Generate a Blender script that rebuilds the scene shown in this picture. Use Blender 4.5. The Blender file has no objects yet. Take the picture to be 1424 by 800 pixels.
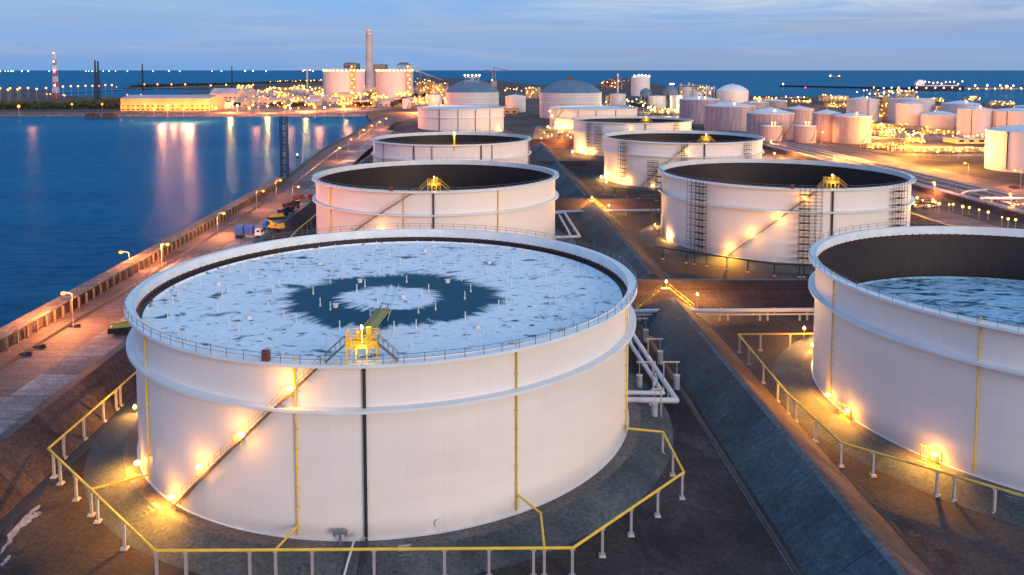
import bpy, bmesh, math, random
from mathutils import Vector, Matrix
random.seed(7)
PI = math.pi
# ------------------------------------------------------------------ camera (survey of the place)
F, PITCH, H, YH = 1110.1, math.radians(4.14), 56.10, 97.86
CP, SP = math.cos(PITCH), math.sin(PITCH)
PY0 = YH + F*math.tan(PITCH)
GZ = -1.5                      # basin ground level (tank bases stand at 0)
def G(px, py, z=GZ):           # where a sight line meets height z: used to survey positions on the ground
    t = (PY0-py)/F
    zz = z-H
    Y = zz*(CP+t*SP)/(t*CP-SP)
    zc = Y*CP-zz*SP
    return Vector(((px-712)*zc/F, Y, z))
def PJ(x, y, z):
    zz = z-H
    zc = y*CP-zz*SP; yc = zz*CP+y*SP
    return 712+F*x/zc, PY0-F*yc/zc
def ZAT(py, Y):
    t = (PY0-py)/F
    return H + Y*(t*CP-SP)/(CP+t*SP)
SL = 0.039
def cshift(v):                 # the coast bends away to the left far down the quay
    P = [(0,0),(200,0),(370,2),(520,13),(650,14),(890,24),(1100,30)]
    for (a,p),(b,q) in zip(P, P[1:]):
        if v <= b: return p+(q-p)*(v-a)/(b-a)
    return 30
def W(u, v, z=0.0, k=0.0): return Vector((u-SL*(v-130)-k*cshift(v), v, z))

C = bpy.context.scene.collection
# ------------------------------------------------------------------ materials
def newmat(name):
    m = bpy.data.materials.new(name); m.use_nodes = True
    nt = m.node_tree; nt.nodes.clear()
    o = nt.nodes.new('ShaderNodeOutputMaterial'); b = nt.nodes.new('ShaderNodeBsdfPrincipled')
    nt.links.new(b.outputs[0], o.inputs[0])
    return m, nt, b
def N(nt, t, **kw):
    n = nt.nodes.new(t)
    for k, v in kw.items():
        if k in n.inputs: n.inputs[k].default_value = v
        else: setattr(n, k, v)
    return n
def ramp(nt, fac, stops, interp='LINEAR'):
    r = nt.nodes.new('ShaderNodeValToRGB'); r.color_ramp.interpolation = interp
    e = r.color_ramp.elements
    while len(e) < len(stops): e.new(0.5)
    for i, (p, c) in enumerate(stops):
        e[i].position = p; e[i].color = (*c, 1) if len(c) == 3 else c
    nt.links.new(fac, r.inputs[0]); return r.outputs[0]
def mapping(nt, scale=(1,1,1), coord='Object', rot=(0,0,0)):
    tc = nt.nodes.new('ShaderNodeTexCoord'); mp = nt.nodes.new('ShaderNodeMapping')
    mp.inputs['Scale'].default_value = scale; mp.inputs['Rotation'].default_value = rot
    nt.links.new(tc.outputs[coord], mp.inputs[0]); return mp.outputs[0]
def noise(nt, vec, scale, detail=6, rough=.55, dist=0):
    n = N(nt, 'ShaderNodeTexNoise', Scale=scale, Detail=detail, Roughness=rough, Distortion=dist)
    nt.links.new(vec, n.inputs['Vector']); return n.outputs['Fac']
def mixc(nt, fac, a, b, mode='MIX'):
    m = nt.nodes.new('ShaderNodeMix'); m.data_type = 'RGBA'; m.blend_type = mode
    for s, v in ((m.inputs[0], fac), (m.inputs[6], a), (m.inputs[7], b)):
        if isinstance(v, (tuple, list)): s.default_value = (*v, 1) if len(v) == 3 else v
        elif isinstance(v, (int, float)): s.default_value = v
        else: nt.links.new(v, s)
    return m.outputs[2]
def math_(nt, op, a, b=None, c=None):
    m = nt.nodes.new('ShaderNodeMath'); m.operation = op
    for i, v in enumerate((a, b, c)):
        if v is None: continue
        if isinstance(v, (int, float)): m.inputs[i].default_value = v
        else: nt.links.new(v, m.inputs[i])
    return m.outputs[0]
def bump(nt, b, h, strength=.3, dist=.1):
    bp = N(nt, 'ShaderNodeBump', Strength=strength, Distance=dist)
    nt.links.new(h, bp.inputs['Height']); nt.links.new(bp.outputs[0], b.inputs['Normal'])
def simple(name, col, rough=.6, metal=0, var=.25, vs=.6, spec=.4, bmp=0.0, bs=3.0):
    m, nt, b = newmat(name)
    v = mapping(nt); n = noise(nt, v, vs)
    hi = tuple(min(1, c*(1+var)) for c in col); lo = tuple(c*(1-var) for c in col)
    nt.links.new(ramp(nt, n, [(.3, lo), (.7, hi)]), b.inputs['Base Color'])
    b.inputs['Roughness'].default_value = rough; b.inputs['Metallic'].default_value = metal
    b.inputs['Specular IOR Level'].default_value = spec
    if bmp: bump(nt, b, noise(nt, v, bs), bmp)
    return m
def emit(name, col, strength, edge=.16):      # lamp ball with a halo painted in: hot middle, own colour at the limb
    m = bpy.data.materials.new(name); m.use_nodes = True; nt = m.node_tree; nt.nodes.clear()
    o = nt.nodes.new('ShaderNodeOutputMaterial'); e = N(nt, 'ShaderNodeEmission'); e.inputs[0].default_value = (*col, 1)
    lw = N(nt, 'ShaderNodeLayerWeight', Blend=.5); nt.links.new(ramp(nt, lw.outputs['Facing'], [(.10,(1,1,1)),(.5,(edge,)*3),(.9,(edge*.6,)*3)]), e.inputs[1])
    mu = math_(nt, 'MULTIPLY', e.inputs[1].links[0].from_socket, strength); nt.links.new(mu, e.inputs[1])
    nt.links.new(e.outputs[0], o.inputs[0]); return m
def cylco(nt, R):              # wrap-round coordinates of a tank wall: (arc length, height)
    tc = nt.nodes.new('ShaderNodeTexCoord'); s = nt.nodes.new('ShaderNodeSeparateXYZ')
    nt.links.new(tc.outputs['Object'], s.inputs[0])
    a = math_(nt, 'MULTIPLY', math_(nt, 'ARCTAN2', s.outputs[1], s.outputs[0]), R)
    c = nt.nodes.new('ShaderNodeCombineXYZ'); nt.links.new(a, c.inputs[0]); nt.links.new(s.outputs[2], c.inputs[1])
    return c.outputs[0], s.outputs[2]
def mul3(nt, vec, sx, sy, sz=1):
    mp = nt.nodes.new('ShaderNodeMapping'); mp.inputs['Scale'].default_value = (sx, sy, sz); nt.links.new(vec, mp.inputs[0]); return mp.outputs[0]
def tankmat(name, col, R=39.0, seam=.90, rib=0.0, streak=.05, pw=9.0, ph=2.4):
    m, nt, b = newmat(name)
    vec, z = cylco(nt, R)
    br = N(nt, 'ShaderNodeTexBrick', Scale=1.0); br.inputs['Mortar Size'].default_value = .035
    br.inputs['Brick Width'].default_value = pw; br.inputs['Row Height'].default_value = ph
    br.inputs['Color1'].default_value = (1,1,1,1); br.inputs['Color2'].default_value = (.965,.965,.97,1)
    br.inputs['Mortar'].default_value = (seam,seam,seam,1); nt.links.new(vec, br.inputs['Vector'])
    c = mixc(nt, 1.0, col, br.outputs['Color'], 'MULTIPLY')
    st = ramp(nt, noise(nt, mul3(nt, vec, 1.3, .05), 1.0, 5, .6), [(.35, (1-streak,1-streak*1.05,1-streak*1.15)), (.62, (1,1,1))])
    c = mixc(nt, 1.0, c, st, 'MULTIPLY')
    big = ramp(nt, noise(nt, mul3(nt, vec, .05, .12), 1.0, 4), [(.3, (.94,.93,.92)), (.7, (1,1,1))])
    c = mixc(nt, 1.0, c, big, 'MULTIPLY')
    zz = nt.nodes.new('ShaderNodeMapRange'); nt.links.new(z, zz.inputs[0]); zz.inputs[1].default_value = 0.0; zz.inputs[2].default_value = 2.6
    dn = noise(nt, mul3(nt, vec, .5, .25), 1.0, 6, .65)
    c = mixc(nt, math_(nt, 'MULTIPLY', math_(nt, 'SUBTRACT', 1.0, zz.outputs[0]), math_(nt, 'MULTIPLY', dn, .55)), c, (.30,.26,.25))
    run = noise(nt, mul3(nt, vec, 2.6, .035), 1.0, 6, .7); c = mixc(nt, ramp(nt, run, [(.69,(0,0,0)),(.78,(.22,.22,.22))]), c, (.42,.33,.28))
    if rib:
        w = N(nt, 'ShaderNodeTexNoise', Scale=1.0, Detail=2.0); nt.links.new(mul3(nt, vec, .9, .02), w.inputs['Vector'])
        c = mixc(nt, 1.0, c, ramp(nt, w.outputs['Fac'], [(.35, (1-rib,)*3), (.6, (1,1,1))]), 'MULTIPLY')
    nt.links.new(c, b.inputs['Base Color']); b.inputs['Roughness'].default_value = .5
    b.inputs['Specular IOR Level'].default_value = .35
    return m
M = {}
M['white'] = tankmat('white tank paint', (.83,.80,.775), seam=.91, streak=.03)
M['white2'] = tankmat('chalky tank paint', (.80,.77,.76), seam=.86, streak=.1, pw=7.5, ph=4.5)
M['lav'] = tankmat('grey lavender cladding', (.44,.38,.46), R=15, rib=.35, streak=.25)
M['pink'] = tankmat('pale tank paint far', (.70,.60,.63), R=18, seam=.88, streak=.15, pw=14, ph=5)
M['silver'] = tankmat('aluminium cladding', (.62,.63,.66), R=18, seam=.8, streak=.15, pw=6, ph=4)
M['rim'] = simple('pale blue rim paint', (.68,.75,.79), .45, var=.08, vs=.2)
M['roofw'] = simple('pale blue roof paint', (.62,.70,.78), .4, var=.1, vs=.15)
M['dome'] = simple('blue grey dome sheet', (.10,.18,.27), .5, .1, var=.12, vs=.1)
def innermat():
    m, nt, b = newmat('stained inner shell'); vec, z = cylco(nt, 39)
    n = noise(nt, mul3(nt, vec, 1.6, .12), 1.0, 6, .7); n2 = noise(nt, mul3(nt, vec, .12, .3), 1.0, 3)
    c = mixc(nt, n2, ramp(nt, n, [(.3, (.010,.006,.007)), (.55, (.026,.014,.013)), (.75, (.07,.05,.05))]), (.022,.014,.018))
    nt.links.new(c, b.inputs['Base Color']); b.inputs['Roughness'].default_value = .6; return m
M['inner'] = innermat()
M['innerw'] = simple('inner rim paint', (.70,.75,.76), .5, var=.1, vs=.3)
def roofmat(name, ring=True):
    m, nt, b = newmat(name)
    tc = nt.nodes.new('ShaderNodeTexCoord'); s = nt.nodes.new('ShaderNodeSeparateXYZ'); nt.links.new(tc.outputs['Object'], s.inputs[0])
    x, y = s.outputs[0], s.outputs[1]
    r = math_(nt, 'SQRT', math_(nt, 'ADD', math_(nt, 'MULTIPLY', x, x), math_(nt, 'MULTIPLY', y, y)))
    an = math_(nt, 'ARCTAN2', y, x)
    cb = nt.nodes.new('ShaderNodeCombineXYZ')   # polar coordinates wrapped on a circle: radial smears without a seam
    nt.links.new(math_(nt, 'MULTIPLY', math_(nt, 'COSINE', an), 9.0), cb.inputs[0]); nt.links.new(math_(nt, 'MULTIPLY', math_(nt, 'SINE', an), 9.0), cb.inputs[1])
    nt.links.new(math_(nt, 'MULTIPLY', r, .10), cb.inputs[2])
    nz = noise(nt, cb.outputs[0], 1.1, 7, .62)
    obj = mapping(nt, (1,1,1))
    def sst(lo, hi, v):
        n = nt.nodes.new('ShaderNodeMapRange'); n.interpolation_type = 'SMOOTHSTEP'
        n.inputs[1].default_value = lo; n.inputs[2].default_value = hi; nt.links.new(v, n.inputs[0]); return n.outputs[0]
    cb2 = nt.nodes.new('ShaderNodeCombineXYZ')
    nt.links.new(math_(nt, 'MULTIPLY', math_(nt, 'COSINE', an), 16.0), cb2.inputs[0]); nt.links.new(math_(nt, 'MULTIPLY', math_(nt, 'SINE', an), 16.0), cb2.inputs[1])
    nt.links.new(math_(nt, 'MULTIPLY', r, .07), cb2.inputs[2])
    spk = noise(nt, cb2.outputs[0], 1.0, 5, .6)
    warp = noise(nt, mul3(nt, obj, .12, .18), 1.0, 5, .6, .8)
    if ring:
        y2 = math_(nt, 'MULTIPLY', math_(nt, 'ADD', y, 3.4), 1.17)
        re = math_(nt, 'SQRT', math_(nt, 'ADD', math_(nt, 'MULTIPLY', x, x), math_(nt, 'MULTIPLY', y2, y2)))
        rr = math_(nt, 'ADD', re, math_(nt, 'MULTIPLY', math_(nt, 'SUBTRACT', spk, .5), 6.5))
        rr = math_(nt, 'ADD', rr, math_(nt, 'MULTIPLY', math_(nt, 'SUBTRACT', warp, .5), 9.0))
        pool = math_(nt, 'MULTIPLY', sst(6.4, 8.8, rr), math_(nt, 'SUBTRACT', 1.0, sst(16.0, 18.8, rr)))
        sA = ramp(nt, noise(nt, mul3(nt, obj, .20, .26), 1.0, 4, .55, .7), [(.60, (0,0,0)), (.70, (.95,.95,.95))])
        sB = ramp(nt, noise(nt, mul3(nt, obj, .55, .75), 1.0, 3, .5, .3), [(.61, (0,0,0)), (.71, (.95,.95,.95))])
        sC = ramp(nt, math_(nt, 'ADD', math_(nt, 'MULTIPLY', spk, .6), math_(nt, 'MULTIPLY', noise(nt, mul3(nt, obj, .35, .5), 1.0, 4, .6), .4)), [(.57, (0,0,0)), (.68, (.6,.6,.6))])
        mask = math_(nt, 'MAXIMUM', pool, math_(nt, 'MAXIMUM', sA, math_(nt, 'MAXIMUM', sB, sC)))
    else:
        mask = ramp(nt, noise(nt, mul3(nt, obj, .16, .45), 1.0, 6, .66, 1.2), [(.50, (0,0,0)), (.60, (1,1,1))])
    sep = noise(nt, mul3(nt, obj, .9, .9), 1.0, 5, .7)
    frost = ramp(nt, sep, [(.3, (.64,.74,.82)), (.55, (.80,.85,.89)), (.8, (.88,.90,.91))])
    if not ring: frost = ramp(nt, sep, [(.3, (.20,.42,.60)), (.7, (.50,.68,.82))])
    # lap seams of the deck plates
    br = N(nt, 'ShaderNodeTexBrick', Scale=1.0); br.inputs['Mortar Size'].default_value = .03
    br.inputs['Brick Width'].default_value = 8.0; br.inputs['Row Height'].default_value = 2.2
    br.inputs['Color1'].default_value = (1,1,1,1); br.inputs['Color2'].default_value = (.97,.98,.99,1); br.inputs['Mortar'].default_value = (.88,.90,.92,1)
    nt.links.new(obj, br.inputs['Vector'])
    frost = mixc(nt, 1.0, frost, br.outputs['Color'], 'MULTIPLY')
    c = mixc(nt, mask, frost, (.006,.070,.115))
    nt.links.new(c, b.inputs['Base Color'])
    rg = nt.nodes.new('ShaderNodeMapRange'); nt.links.new(mask, rg.inputs[0]); rg.inputs[3].default_value = .6; rg.inputs[4].default_value = .45
    nt.links.new(rg.outputs[0], b.inputs['Roughness']); b.inputs['Specular IOR Level'].default_value = .06
    return m
M['roof1'] = roofmat('frosted floating roof with puddles'); M['roof5'] = roofmat('wet streaked floating roof', False)
M['roofd'] = simple('dark stained roof deck', (.05,.035,.04), .5, var=.4, vs=.3)
def groundmat(name, lo, mid, hi, sc=.05, grain=2.2, rough=.9, b_=.6, patch=False, slab=0):
    m, nt, b = newmat(name); v = mapping(nt)
    n = noise(nt, v, sc, 7, .62, .3); g = noise(nt, v, grain, 4, .7)
    c = ramp(nt, n, [(.28, lo), (.5, mid), (.72, hi)])
    c = mixc(nt, 1.0, c, ramp(nt, g, [(.3, (.5,.5,.5)), (.7, (1.45,1.42,1.4))]), 'MULTIPLY')
    if patch:      # worn light patches, oil stains and damp
        w = noise(nt, v, .022, 8, .68, 1.2); c = mixc(nt, ramp(nt, w, [(.50,(0,0,0)),(.76,(.5,.5,.5))]), c, (.10,.092,.105))
        w2 = noise(nt, mul3(nt, v, 1, .35), .09, 6, .6, .8); c = mixc(nt, ramp(nt, w2, [(.60,(0,0,0)),(.66,(.7,.7,.7))]), c, (.016,.013,.018))
    if slab:
        br = N(nt, 'ShaderNodeTexBrick', Scale=1.0); br.offset = 0.0; br.inputs['Mortar Size'].default_value = .07; br.inputs['Brick Width'].default_value = 400.0; br.inputs['Row Height'].default_value = slab
        br.inputs['Color1'].default_value = (.72,.72,.74,1); br.inputs['Color2'].default_value = (1.35,1.38,1.4,1); br.inputs['Mortar'].default_value = (.45,.45,.45,1); nt.links.new(v, br.inputs['Vector'])
        c = mixc(nt, 1.0, c, br.outputs['Color'], 'MULTIPLY')
        st = noise(nt, mul3(nt, v, .08, 1.2), 1.0, 5, .6); c = mixc(nt, 1.0, c, ramp(nt, st, [(.35,(.75,.75,.75)),(.65,(1.2,1.2,1.2))]), 'MULTIPLY')
    nt.links.new(c, b.inputs['Base Color']); b.inputs['Roughness'].default_value = rough; b.inputs['Specular IOR Level'].default_value = .25
    bump(nt, b, g, b_, .15); return m
M['basin'] = groundmat('dark basin gravel', (.018,.015,.018), (.042,.034,.036), (.09,.076,.078), patch=True)
M['land'] = groundmat('far plant ground', (.035,.03,.033), (.07,.055,.055), (.15,.115,.11), sc=.012, grain=.15)
M['dike_l'] = groundmat('blue black asphalt slope', (.016,.036,.052), (.027,.056,.078), (.06,.10,.13), sc=.07, rough=.7, slab=17.0)
M['dike_r'] = groundmat('brown asphalt slope', (.05,.032,.032), (.085,.055,.052), (.15,.10,.09), sc=.06, slab=17.0)
M['dike_d'] = groundmat('dark purple brown slope', (.035,.024,.03), (.06,.042,.047), (.085,.065,.07), sc=.06, slab=13.0)
M['crest'] = groundmat('pale worn crest', (.06,.075,.09), (.10,.12,.14), (.15,.17,.19), sc=.2)
M['pad'] = groundmat('grey blue pad apron', (.04,.05,.056), (.068,.082,.09), (.12,.135,.14), sc=.12, rough=.8)
M['padtop'] = groundmat('pad shoulder', (.10,.09,.09), (.14,.12,.12), (.18,.16,.16), sc=.15)
M['road'] = groundmat('rose lit road', (.085,.065,.07), (.13,.10,.105), (.20,.15,.155), sc=.08, rough=.75, slab=21.0)
M['concrete'] = groundmat('weathered concrete', (.13,.125,.14), (.20,.20,.22), (.32,.32,.345), sc=.15, slab=9.0)
M['track'] = groundmat('dark ballast track', (.03,.03,.04), (.05,.05,.06), (.07,.07,.08), sc=.1)
M['grass'] = groundmat('rough green bank', (.025,.045,.035), (.045,.065,.05), (.08,.10,.08), sc=.3, grain=1.0, b_=.8)
M['rock'] = groundmat('sea wall rubble', (.09,.08,.07), (.18,.15,.13), (.30,.25,.21), sc=.5, grain=1.2, b_=1.0)
M['basin2'] = groundmat('paler worn gravel', (.035,.031,.036), (.055,.05,.056), (.08,.073,.08), sc=.2)
M['snow'] = simple('spilled lime crust', (.30,.29,.33), .8, var=.4, vs=1.5)
M['yellow'] = simple('yellow pipe paint', (.75,.50,.05), .45, var=.12)
M['yellowd'] = simple('worn yellow paint', (.60,.42,.08), .5, var=.25)
M['olive'] = simple('olive ladder paint', (.30,.30,.10), .5, var=.2)
M['post'] = simple('galvanised post', (.42,.40,.42), .5, .2, var=.2)
M['cfoot'] = simple('concrete foot', (.40,.37,.36), .8)
M['pipe'] = simple('white pipe lagging', (.55,.58,.65), .4, var=.08)
M['bronze'] = simple('brown stair steel', (.22,.14,.08), .5)
M['steel'] = simple('grey steel', (.22,.22,.25), .5, .3)
M['dark'] = simple('dark scaffold steel', (.022,.02,.024), .6)
M['black'] = simple('black pipe', (.03,.025,.03), .5)
M['rust'] = simple('rust red box', (.20,.045,.03), .6)
M['rail'] = simple('handrail steel', (.20,.20,.23), .5, .3)
M['drum'] = simple('grey drum paint', (.40,.45,.52), .4)
M['blue'] = simple('blue container paint', (.008,.11,.42), .4)
M['red'] = simple('dark red paint', (.10,.015,.02), .45)
M['cab'] = simple('white cab paint', (.7,.7,.72), .35)
M['tyre'] = simple('tyre rubber', (.015,.015,.017), .8)
M['glass'] = simple('dark window glass', (.02,.03,.04), .15)
M['wall'] = simple('pale render wall', (.45,.36,.33), .8, vs=.05)
M['wally'] = simple('cream shed cladding', (.62,.42,.20), .7, vs=.05)
M['sheet'] = simple('pale sheet roof', (.42,.38,.42), .5, vs=.05)
M['sheetw'] = simple('white sheet roof', (.60,.62,.68), .45, vs=.05)
M['stack'] = simple('sooty concrete stack', (.40,.38,.42), .8, vs=.03)
M['bluegrey'] = simple('blue grey cladding', (.07,.10,.16), .5)
M['redw'] = simple('red mast paint', (.50,.05,.07), .5)
M['hull'] = simple('dark hull paint', (.03,.03,.05), .5)
M['leaf'] = simple('dark foliage', (.018,.03,.016), .8, var=.5, vs=.5)
M['leafy'] = simple('olive foliage', (.06,.06,.02), .8, var=.4, vs=.5)
M['bark'] = simple('bark', (.06,.045,.035), .9)
M['wood'] = simple('tarred timber', (.035,.03,.035), .8)
M['amber'] = emit('sodium lamp glow', (1.0,.55,.13), 20)
M['amberf'] = emit('far sodium lamp glow', (1.0,.36,.05), 24)
M['amberd'] = emit('dim sodium lamp glow', (1.0,.38,.06), 4)
M['orange'] = emit('quay lamp glow', (1.0,.25,.03), 14)
M['whitel'] = emit('white lamp glow', (1.0,.86,.62), 16)
M['green'] = emit('green white fishing light', (.25,1.0,.5), 6)
M['pinkl'] = emit('warm white fishing light', (1.0,.75,.55), 5)
M['redl'] = emit('red beacon glow', (1.0,.06,.12), 8)
M['violet'] = emit('blue white deck light', (.9,.8,1.0), 16)
def seam(name):
    m, nt, b = newmat(name); v = mapping(nt)
    n1 = noise(nt, mul3(nt, v, .10, .30), 1.0, 8, .62, .5)
    n2 = noise(nt, mul3(nt, v, .5, 1.4), 1.0, 5, .6)
    n3 = noise(nt, mul3(nt, v, .003, .012), 1.0, 6, .6, .4)
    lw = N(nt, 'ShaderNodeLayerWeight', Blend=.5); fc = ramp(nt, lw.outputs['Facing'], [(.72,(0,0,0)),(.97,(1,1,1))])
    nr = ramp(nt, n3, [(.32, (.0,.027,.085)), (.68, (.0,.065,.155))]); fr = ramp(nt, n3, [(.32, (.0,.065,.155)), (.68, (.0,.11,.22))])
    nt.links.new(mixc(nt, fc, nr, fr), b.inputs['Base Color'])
    b.inputs['Roughness'].default_value = 1; b.inputs['Specular IOR Level'].default_value = 0
    h = math_(nt, 'ADD', math_(nt, 'MULTIPLY', n1, 1.0), math_(nt, 'MULTIPLY', n2, .30))
    bp = N(nt, 'ShaderNodeBump', Strength=.42, Distance=.7); nt.links.new(h, bp.inputs['Height'])
    g = nt.nodes.new('ShaderNodeBsdfGlossy'); g.inputs['Roughness'].default_value = .27; nt.links.new(bp.outputs[0], g.inputs['Normal'])
    lw = N(nt, 'ShaderNodeLayerWeight', Blend=.5); f = nt.nodes.new('ShaderNodeMapRange'); nt.links.new(lw.outputs['Facing'], f.inputs[0])
    f.inputs[1].default_value = .6; f.inputs[2].default_value = 1; f.inputs[3].default_value = .06; f.inputs[4].default_value = .26; g.inputs['Color'].default_value = (.30,.66,.95,1)
    mx = nt.nodes.new('ShaderNodeMixShader'); nt.links.new(math_(nt, 'MULTIPLY', f.outputs[0], ramp(nt, math_(nt, 'ADD', math_(nt, 'MULTIPLY', n1, .6), math_(nt, 'MULTIPLY', n2, .4)), [(.38,(.45,.45,.45)),(.62,(1.3,1.3,1.3))])), mx.inputs[0]); nt.links.new(b.outputs[0], mx.inputs[1]); nt.links.new(g.outputs[0], mx.inputs[2])
    o = [n for n in nt.nodes if n.type == 'OUTPUT_MATERIAL'][0]; nt.links.new(mx.outputs[0], o.inputs[0]); return m
M['sea'] = seam('sea water')

# ------------------------------------------------------------------ mesh building
class MB:
    def __init__(s): s.v = []; s.f = []; s.m = []; s.sm = []
    def add(s, vs, fs, mi=0, sm=False):
        o = len(s.v); s.v += [tuple(v) for v in vs]
        for f in fs: s.f.append([i+o for i in f]); s.m.append(mi); s.sm.append(sm)
    def box(s, c, sz, mi=0, rz=0, top=1.0):
        x, y, z = sz[0]/2, sz[1]/2, sz[2]/2; cr, sr = math.cos(rz), math.sin(rz); vs = []
        for k, kz in ((1, -z), (top, z)):
            for a, b in ((-x,-y),(x,-y),(x,y),(-x,y)):
                a *= k; b *= k
                vs.append((c[0]+a*cr-b*sr, c[1]+a*sr+b*cr, c[2]+kz))
        s.add(vs, [(3,2,1,0),(4,5,6,7),(0,1,5,4),(1,2,6,5),(2,3,7,6),(3,0,4,7)], mi)
    def cyl(s, a, b, r, n=8, mi=0, r2=None, caps=True, sm=True):
        a, b = Vector(a), Vector(b); d = b-a
        if d.length < 1e-6: return
        q = d.to_track_quat('Z', 'Y'); r2 = r if r2 is None else r2; vs = []
        for p, rr in ((a, r), (b, r2)):
            for i in range(n):
                t = 2*PI*i/n; vs.append(p+q@Vector((rr*math.cos(t), rr*math.sin(t), 0)))
        s.add(vs, [(i, (i+1) % n, (i+1) % n+n, i+n) for i in range(n)], mi, sm)
        if caps: s.add(vs, [tuple(reversed(range(n))), tuple(range(n, 2*n))], mi)
    def tube(s, pts, r, n=8, mi=0):
        for a, b in zip(pts, pts[1:]): s.cyl(a, b, r, n, mi)
        if r > .12:
            for p in pts[1:-1]: s.ball(p, r*1.02, mi, 8, 5)
    def bar(s, a, b, w, h=None, mi=0): s.cyl(a, b, (w)*.6, 4, mi, sm=False)
    def ball(s, c, r, mi=0, n=12, k=7, zs=1.0):
        vs = [(c[0], c[1], c[2]-r*zs)]
        for j in range(1, k):
            t = -PI/2+PI*j/k
            for i in range(n): vs.append((c[0]+r*math.cos(t)*math.cos(2*PI*i/n), c[1]+r*math.cos(t)*math.sin(2*PI*i/n), c[2]+r*zs*math.sin(t)))
        vs.append((c[0], c[1], c[2]+r*zs)); fs = []
        for i in range(n): fs.append((0, 1+(i+1) % n, 1+i))
        for j in range(k-2):
            for i in range(n): fs.append((1+j*n+i, 1+j*n+(i+1) % n, 1+(j+1)*n+(i+1) % n, 1+(j+1)*n+i))
        b = 1+(k-2)*n; L = len(vs)-1
        for i in range(n): fs.append((b+i, b+(i+1) % n, L))
        s.add(vs, fs, mi, True)
    def ring(s, prof, n=128, mi=0, c=(0,0)):   # each profile edge gets its own sharp-edged band
        for (r0, z0), (r1, z1) in zip(prof, prof[1:]):
            vs = []
            for r, z in ((r0, z0), (r1, z1)):
                for i in range(n): t = 2*PI*i/n; vs.append((c[0]+r*math.cos(t), c[1]+r*math.sin(t), z))
            s.add(vs, [(i, (i+1) % n, (i+1) % n+n, i+n) for i in range(n)], mi, True)
    def disc(s, r, z, n=128, mi=0, c=(0,0), z2=None, rings=1):
        vs = [(c[0], c[1], z if z2 is None else z2)]
        for i in range(n): t = 2*PI*i/n; vs.append((c[0]+r*math.cos(t), c[1]+r*math.sin(t), z))
        s.add(vs, [(0, 1+i, 1+(i+1) % n) for i in range(n)], mi, z2 is not None)
    def build(s, name, mats, parent=None, loc=None):
        me = bpy.data.meshes.new(name); me.from_pydata(s.v, [], s.f)
        if not isinstance(mats, (list, tuple)): mats = [mats]
        for m in mats: me.materials.append(M[m] if isinstance(m, str) else m)
        me.polygons.foreach_set('material_index', s.m); me.polygons.foreach_set('use_smooth', s.sm)
        me.update(); o = bpy.data.objects.new(name, me); C.objects.link(o)
        if parent: o.parent = parent
        if loc is not None: o.location = loc
        return o
def empty(name, loc, label, cat, group=None, rz=0):
    o = bpy.data.objects.new(name, None); C.objects.link(o); o.location = loc; o.rotation_euler[2] = rz
    o['label'] = label; o['category'] = cat
    if group: o['group'] = group
    return o
def tag(o, label, cat, group=None):
    o['label'] = label; o['category'] = cat
    if group: o['group'] = group
    return o
def struct(o): o['kind'] = 'structure'; return o
PW = 1.0
def pad_fill(parent, loc, a, power, col=(1.0,.40,.03), tilt=.95, cone=2.5):      # unseen spot added to light the pad, aimed outward and down
    L = bpy.data.lights.new('pad_fill_spot', 'SPOT'); L.energy = power; L.color = col; L.spot_size = cone; L.spot_blend = .8; L.shadow_soft_size = .3
    o = bpy.data.objects.new('pad_fill_spot', L); C.objects.link(o); o.parent = parent; o.location = loc
    d = Vector((math.cos(a)*math.cos(tilt), math.sin(a)*math.cos(tilt), -math.sin(tilt))); o.rotation_euler = (-d).to_track_quat('Z','Y').to_euler(); return o
def plight(parent, loc, power, col=(1.0,.44,.09), r=.3, name='lamp_light'):
    L = bpy.data.lights.new(name, 'POINT'); L.energy = power*PW; L.color = col; L.shadow_soft_size = r
    o = bpy.data.objects.new(name, L); C.objects.link(o); o.location = loc
    if parent: o.parent = parent
    return o

# ------------------------------------------------------------------ ground and water
mb = MB(); mb.add([(-200000,-2000,0),(200000,-2000,0),(200000,300000,0),(-200000,300000,0)], [(0,1,2,3)])
struct(mb.build('sea', 'sea', loc=(0,0,-4.2)))
def sheet(name, pts, mat, z=None, skirt=5):
    bm = bmesh.new(); vs = [bm.verts.new(p) for p in pts]; f = bm.faces.new(vs)
    bmesh.ops.recalc_face_normals(bm, faces=[f])
    if f.normal.z < 0: f.normal_flip()
    es = list(f.edges)
    if skirt:
        r = bmesh.ops.extrude_edge_only(bm, edges=es)
        for v in [g for g in r['geom'] if isinstance(g, bmesh.types.BMVert)]: v.co.z -= skirt
    bmesh.ops.triangulate(bm, faces=[g for g in bm.faces if len(g.verts) > 4])
    me = bpy.data.meshes.new(name); bm.to_mesh(me); bm.free(); me.materials.append(M[mat])
    o = bpy.data.objects.new(name, me); C.objects.link(o); return struct(o)
near = [W(-99.5, v, GZ, 1) for v in (20,200,370,450,520,650,780,892)]
far = [(510,159.2),(-700,159.2),(-700,124),(-50,123.5),(62,125.5),(74,127.5),(74,133.5),(150,135),(240,131.5),(300,127),(308,124),(170,122.6),(182,119.5),(250,117),(330,115),(420,111),(600,107),(700,113),(745,118),(835,118),(850,109),(878,109),(932,122),(1040,133.5),(1200,135),(1300,140),(1424,146),(1700,152)]
farp = [G(x, y) for x, y in far]
sheet('ground', near+farp+[Vector((900,800,GZ)), Vector((400,20,GZ))], 'land')
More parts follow.
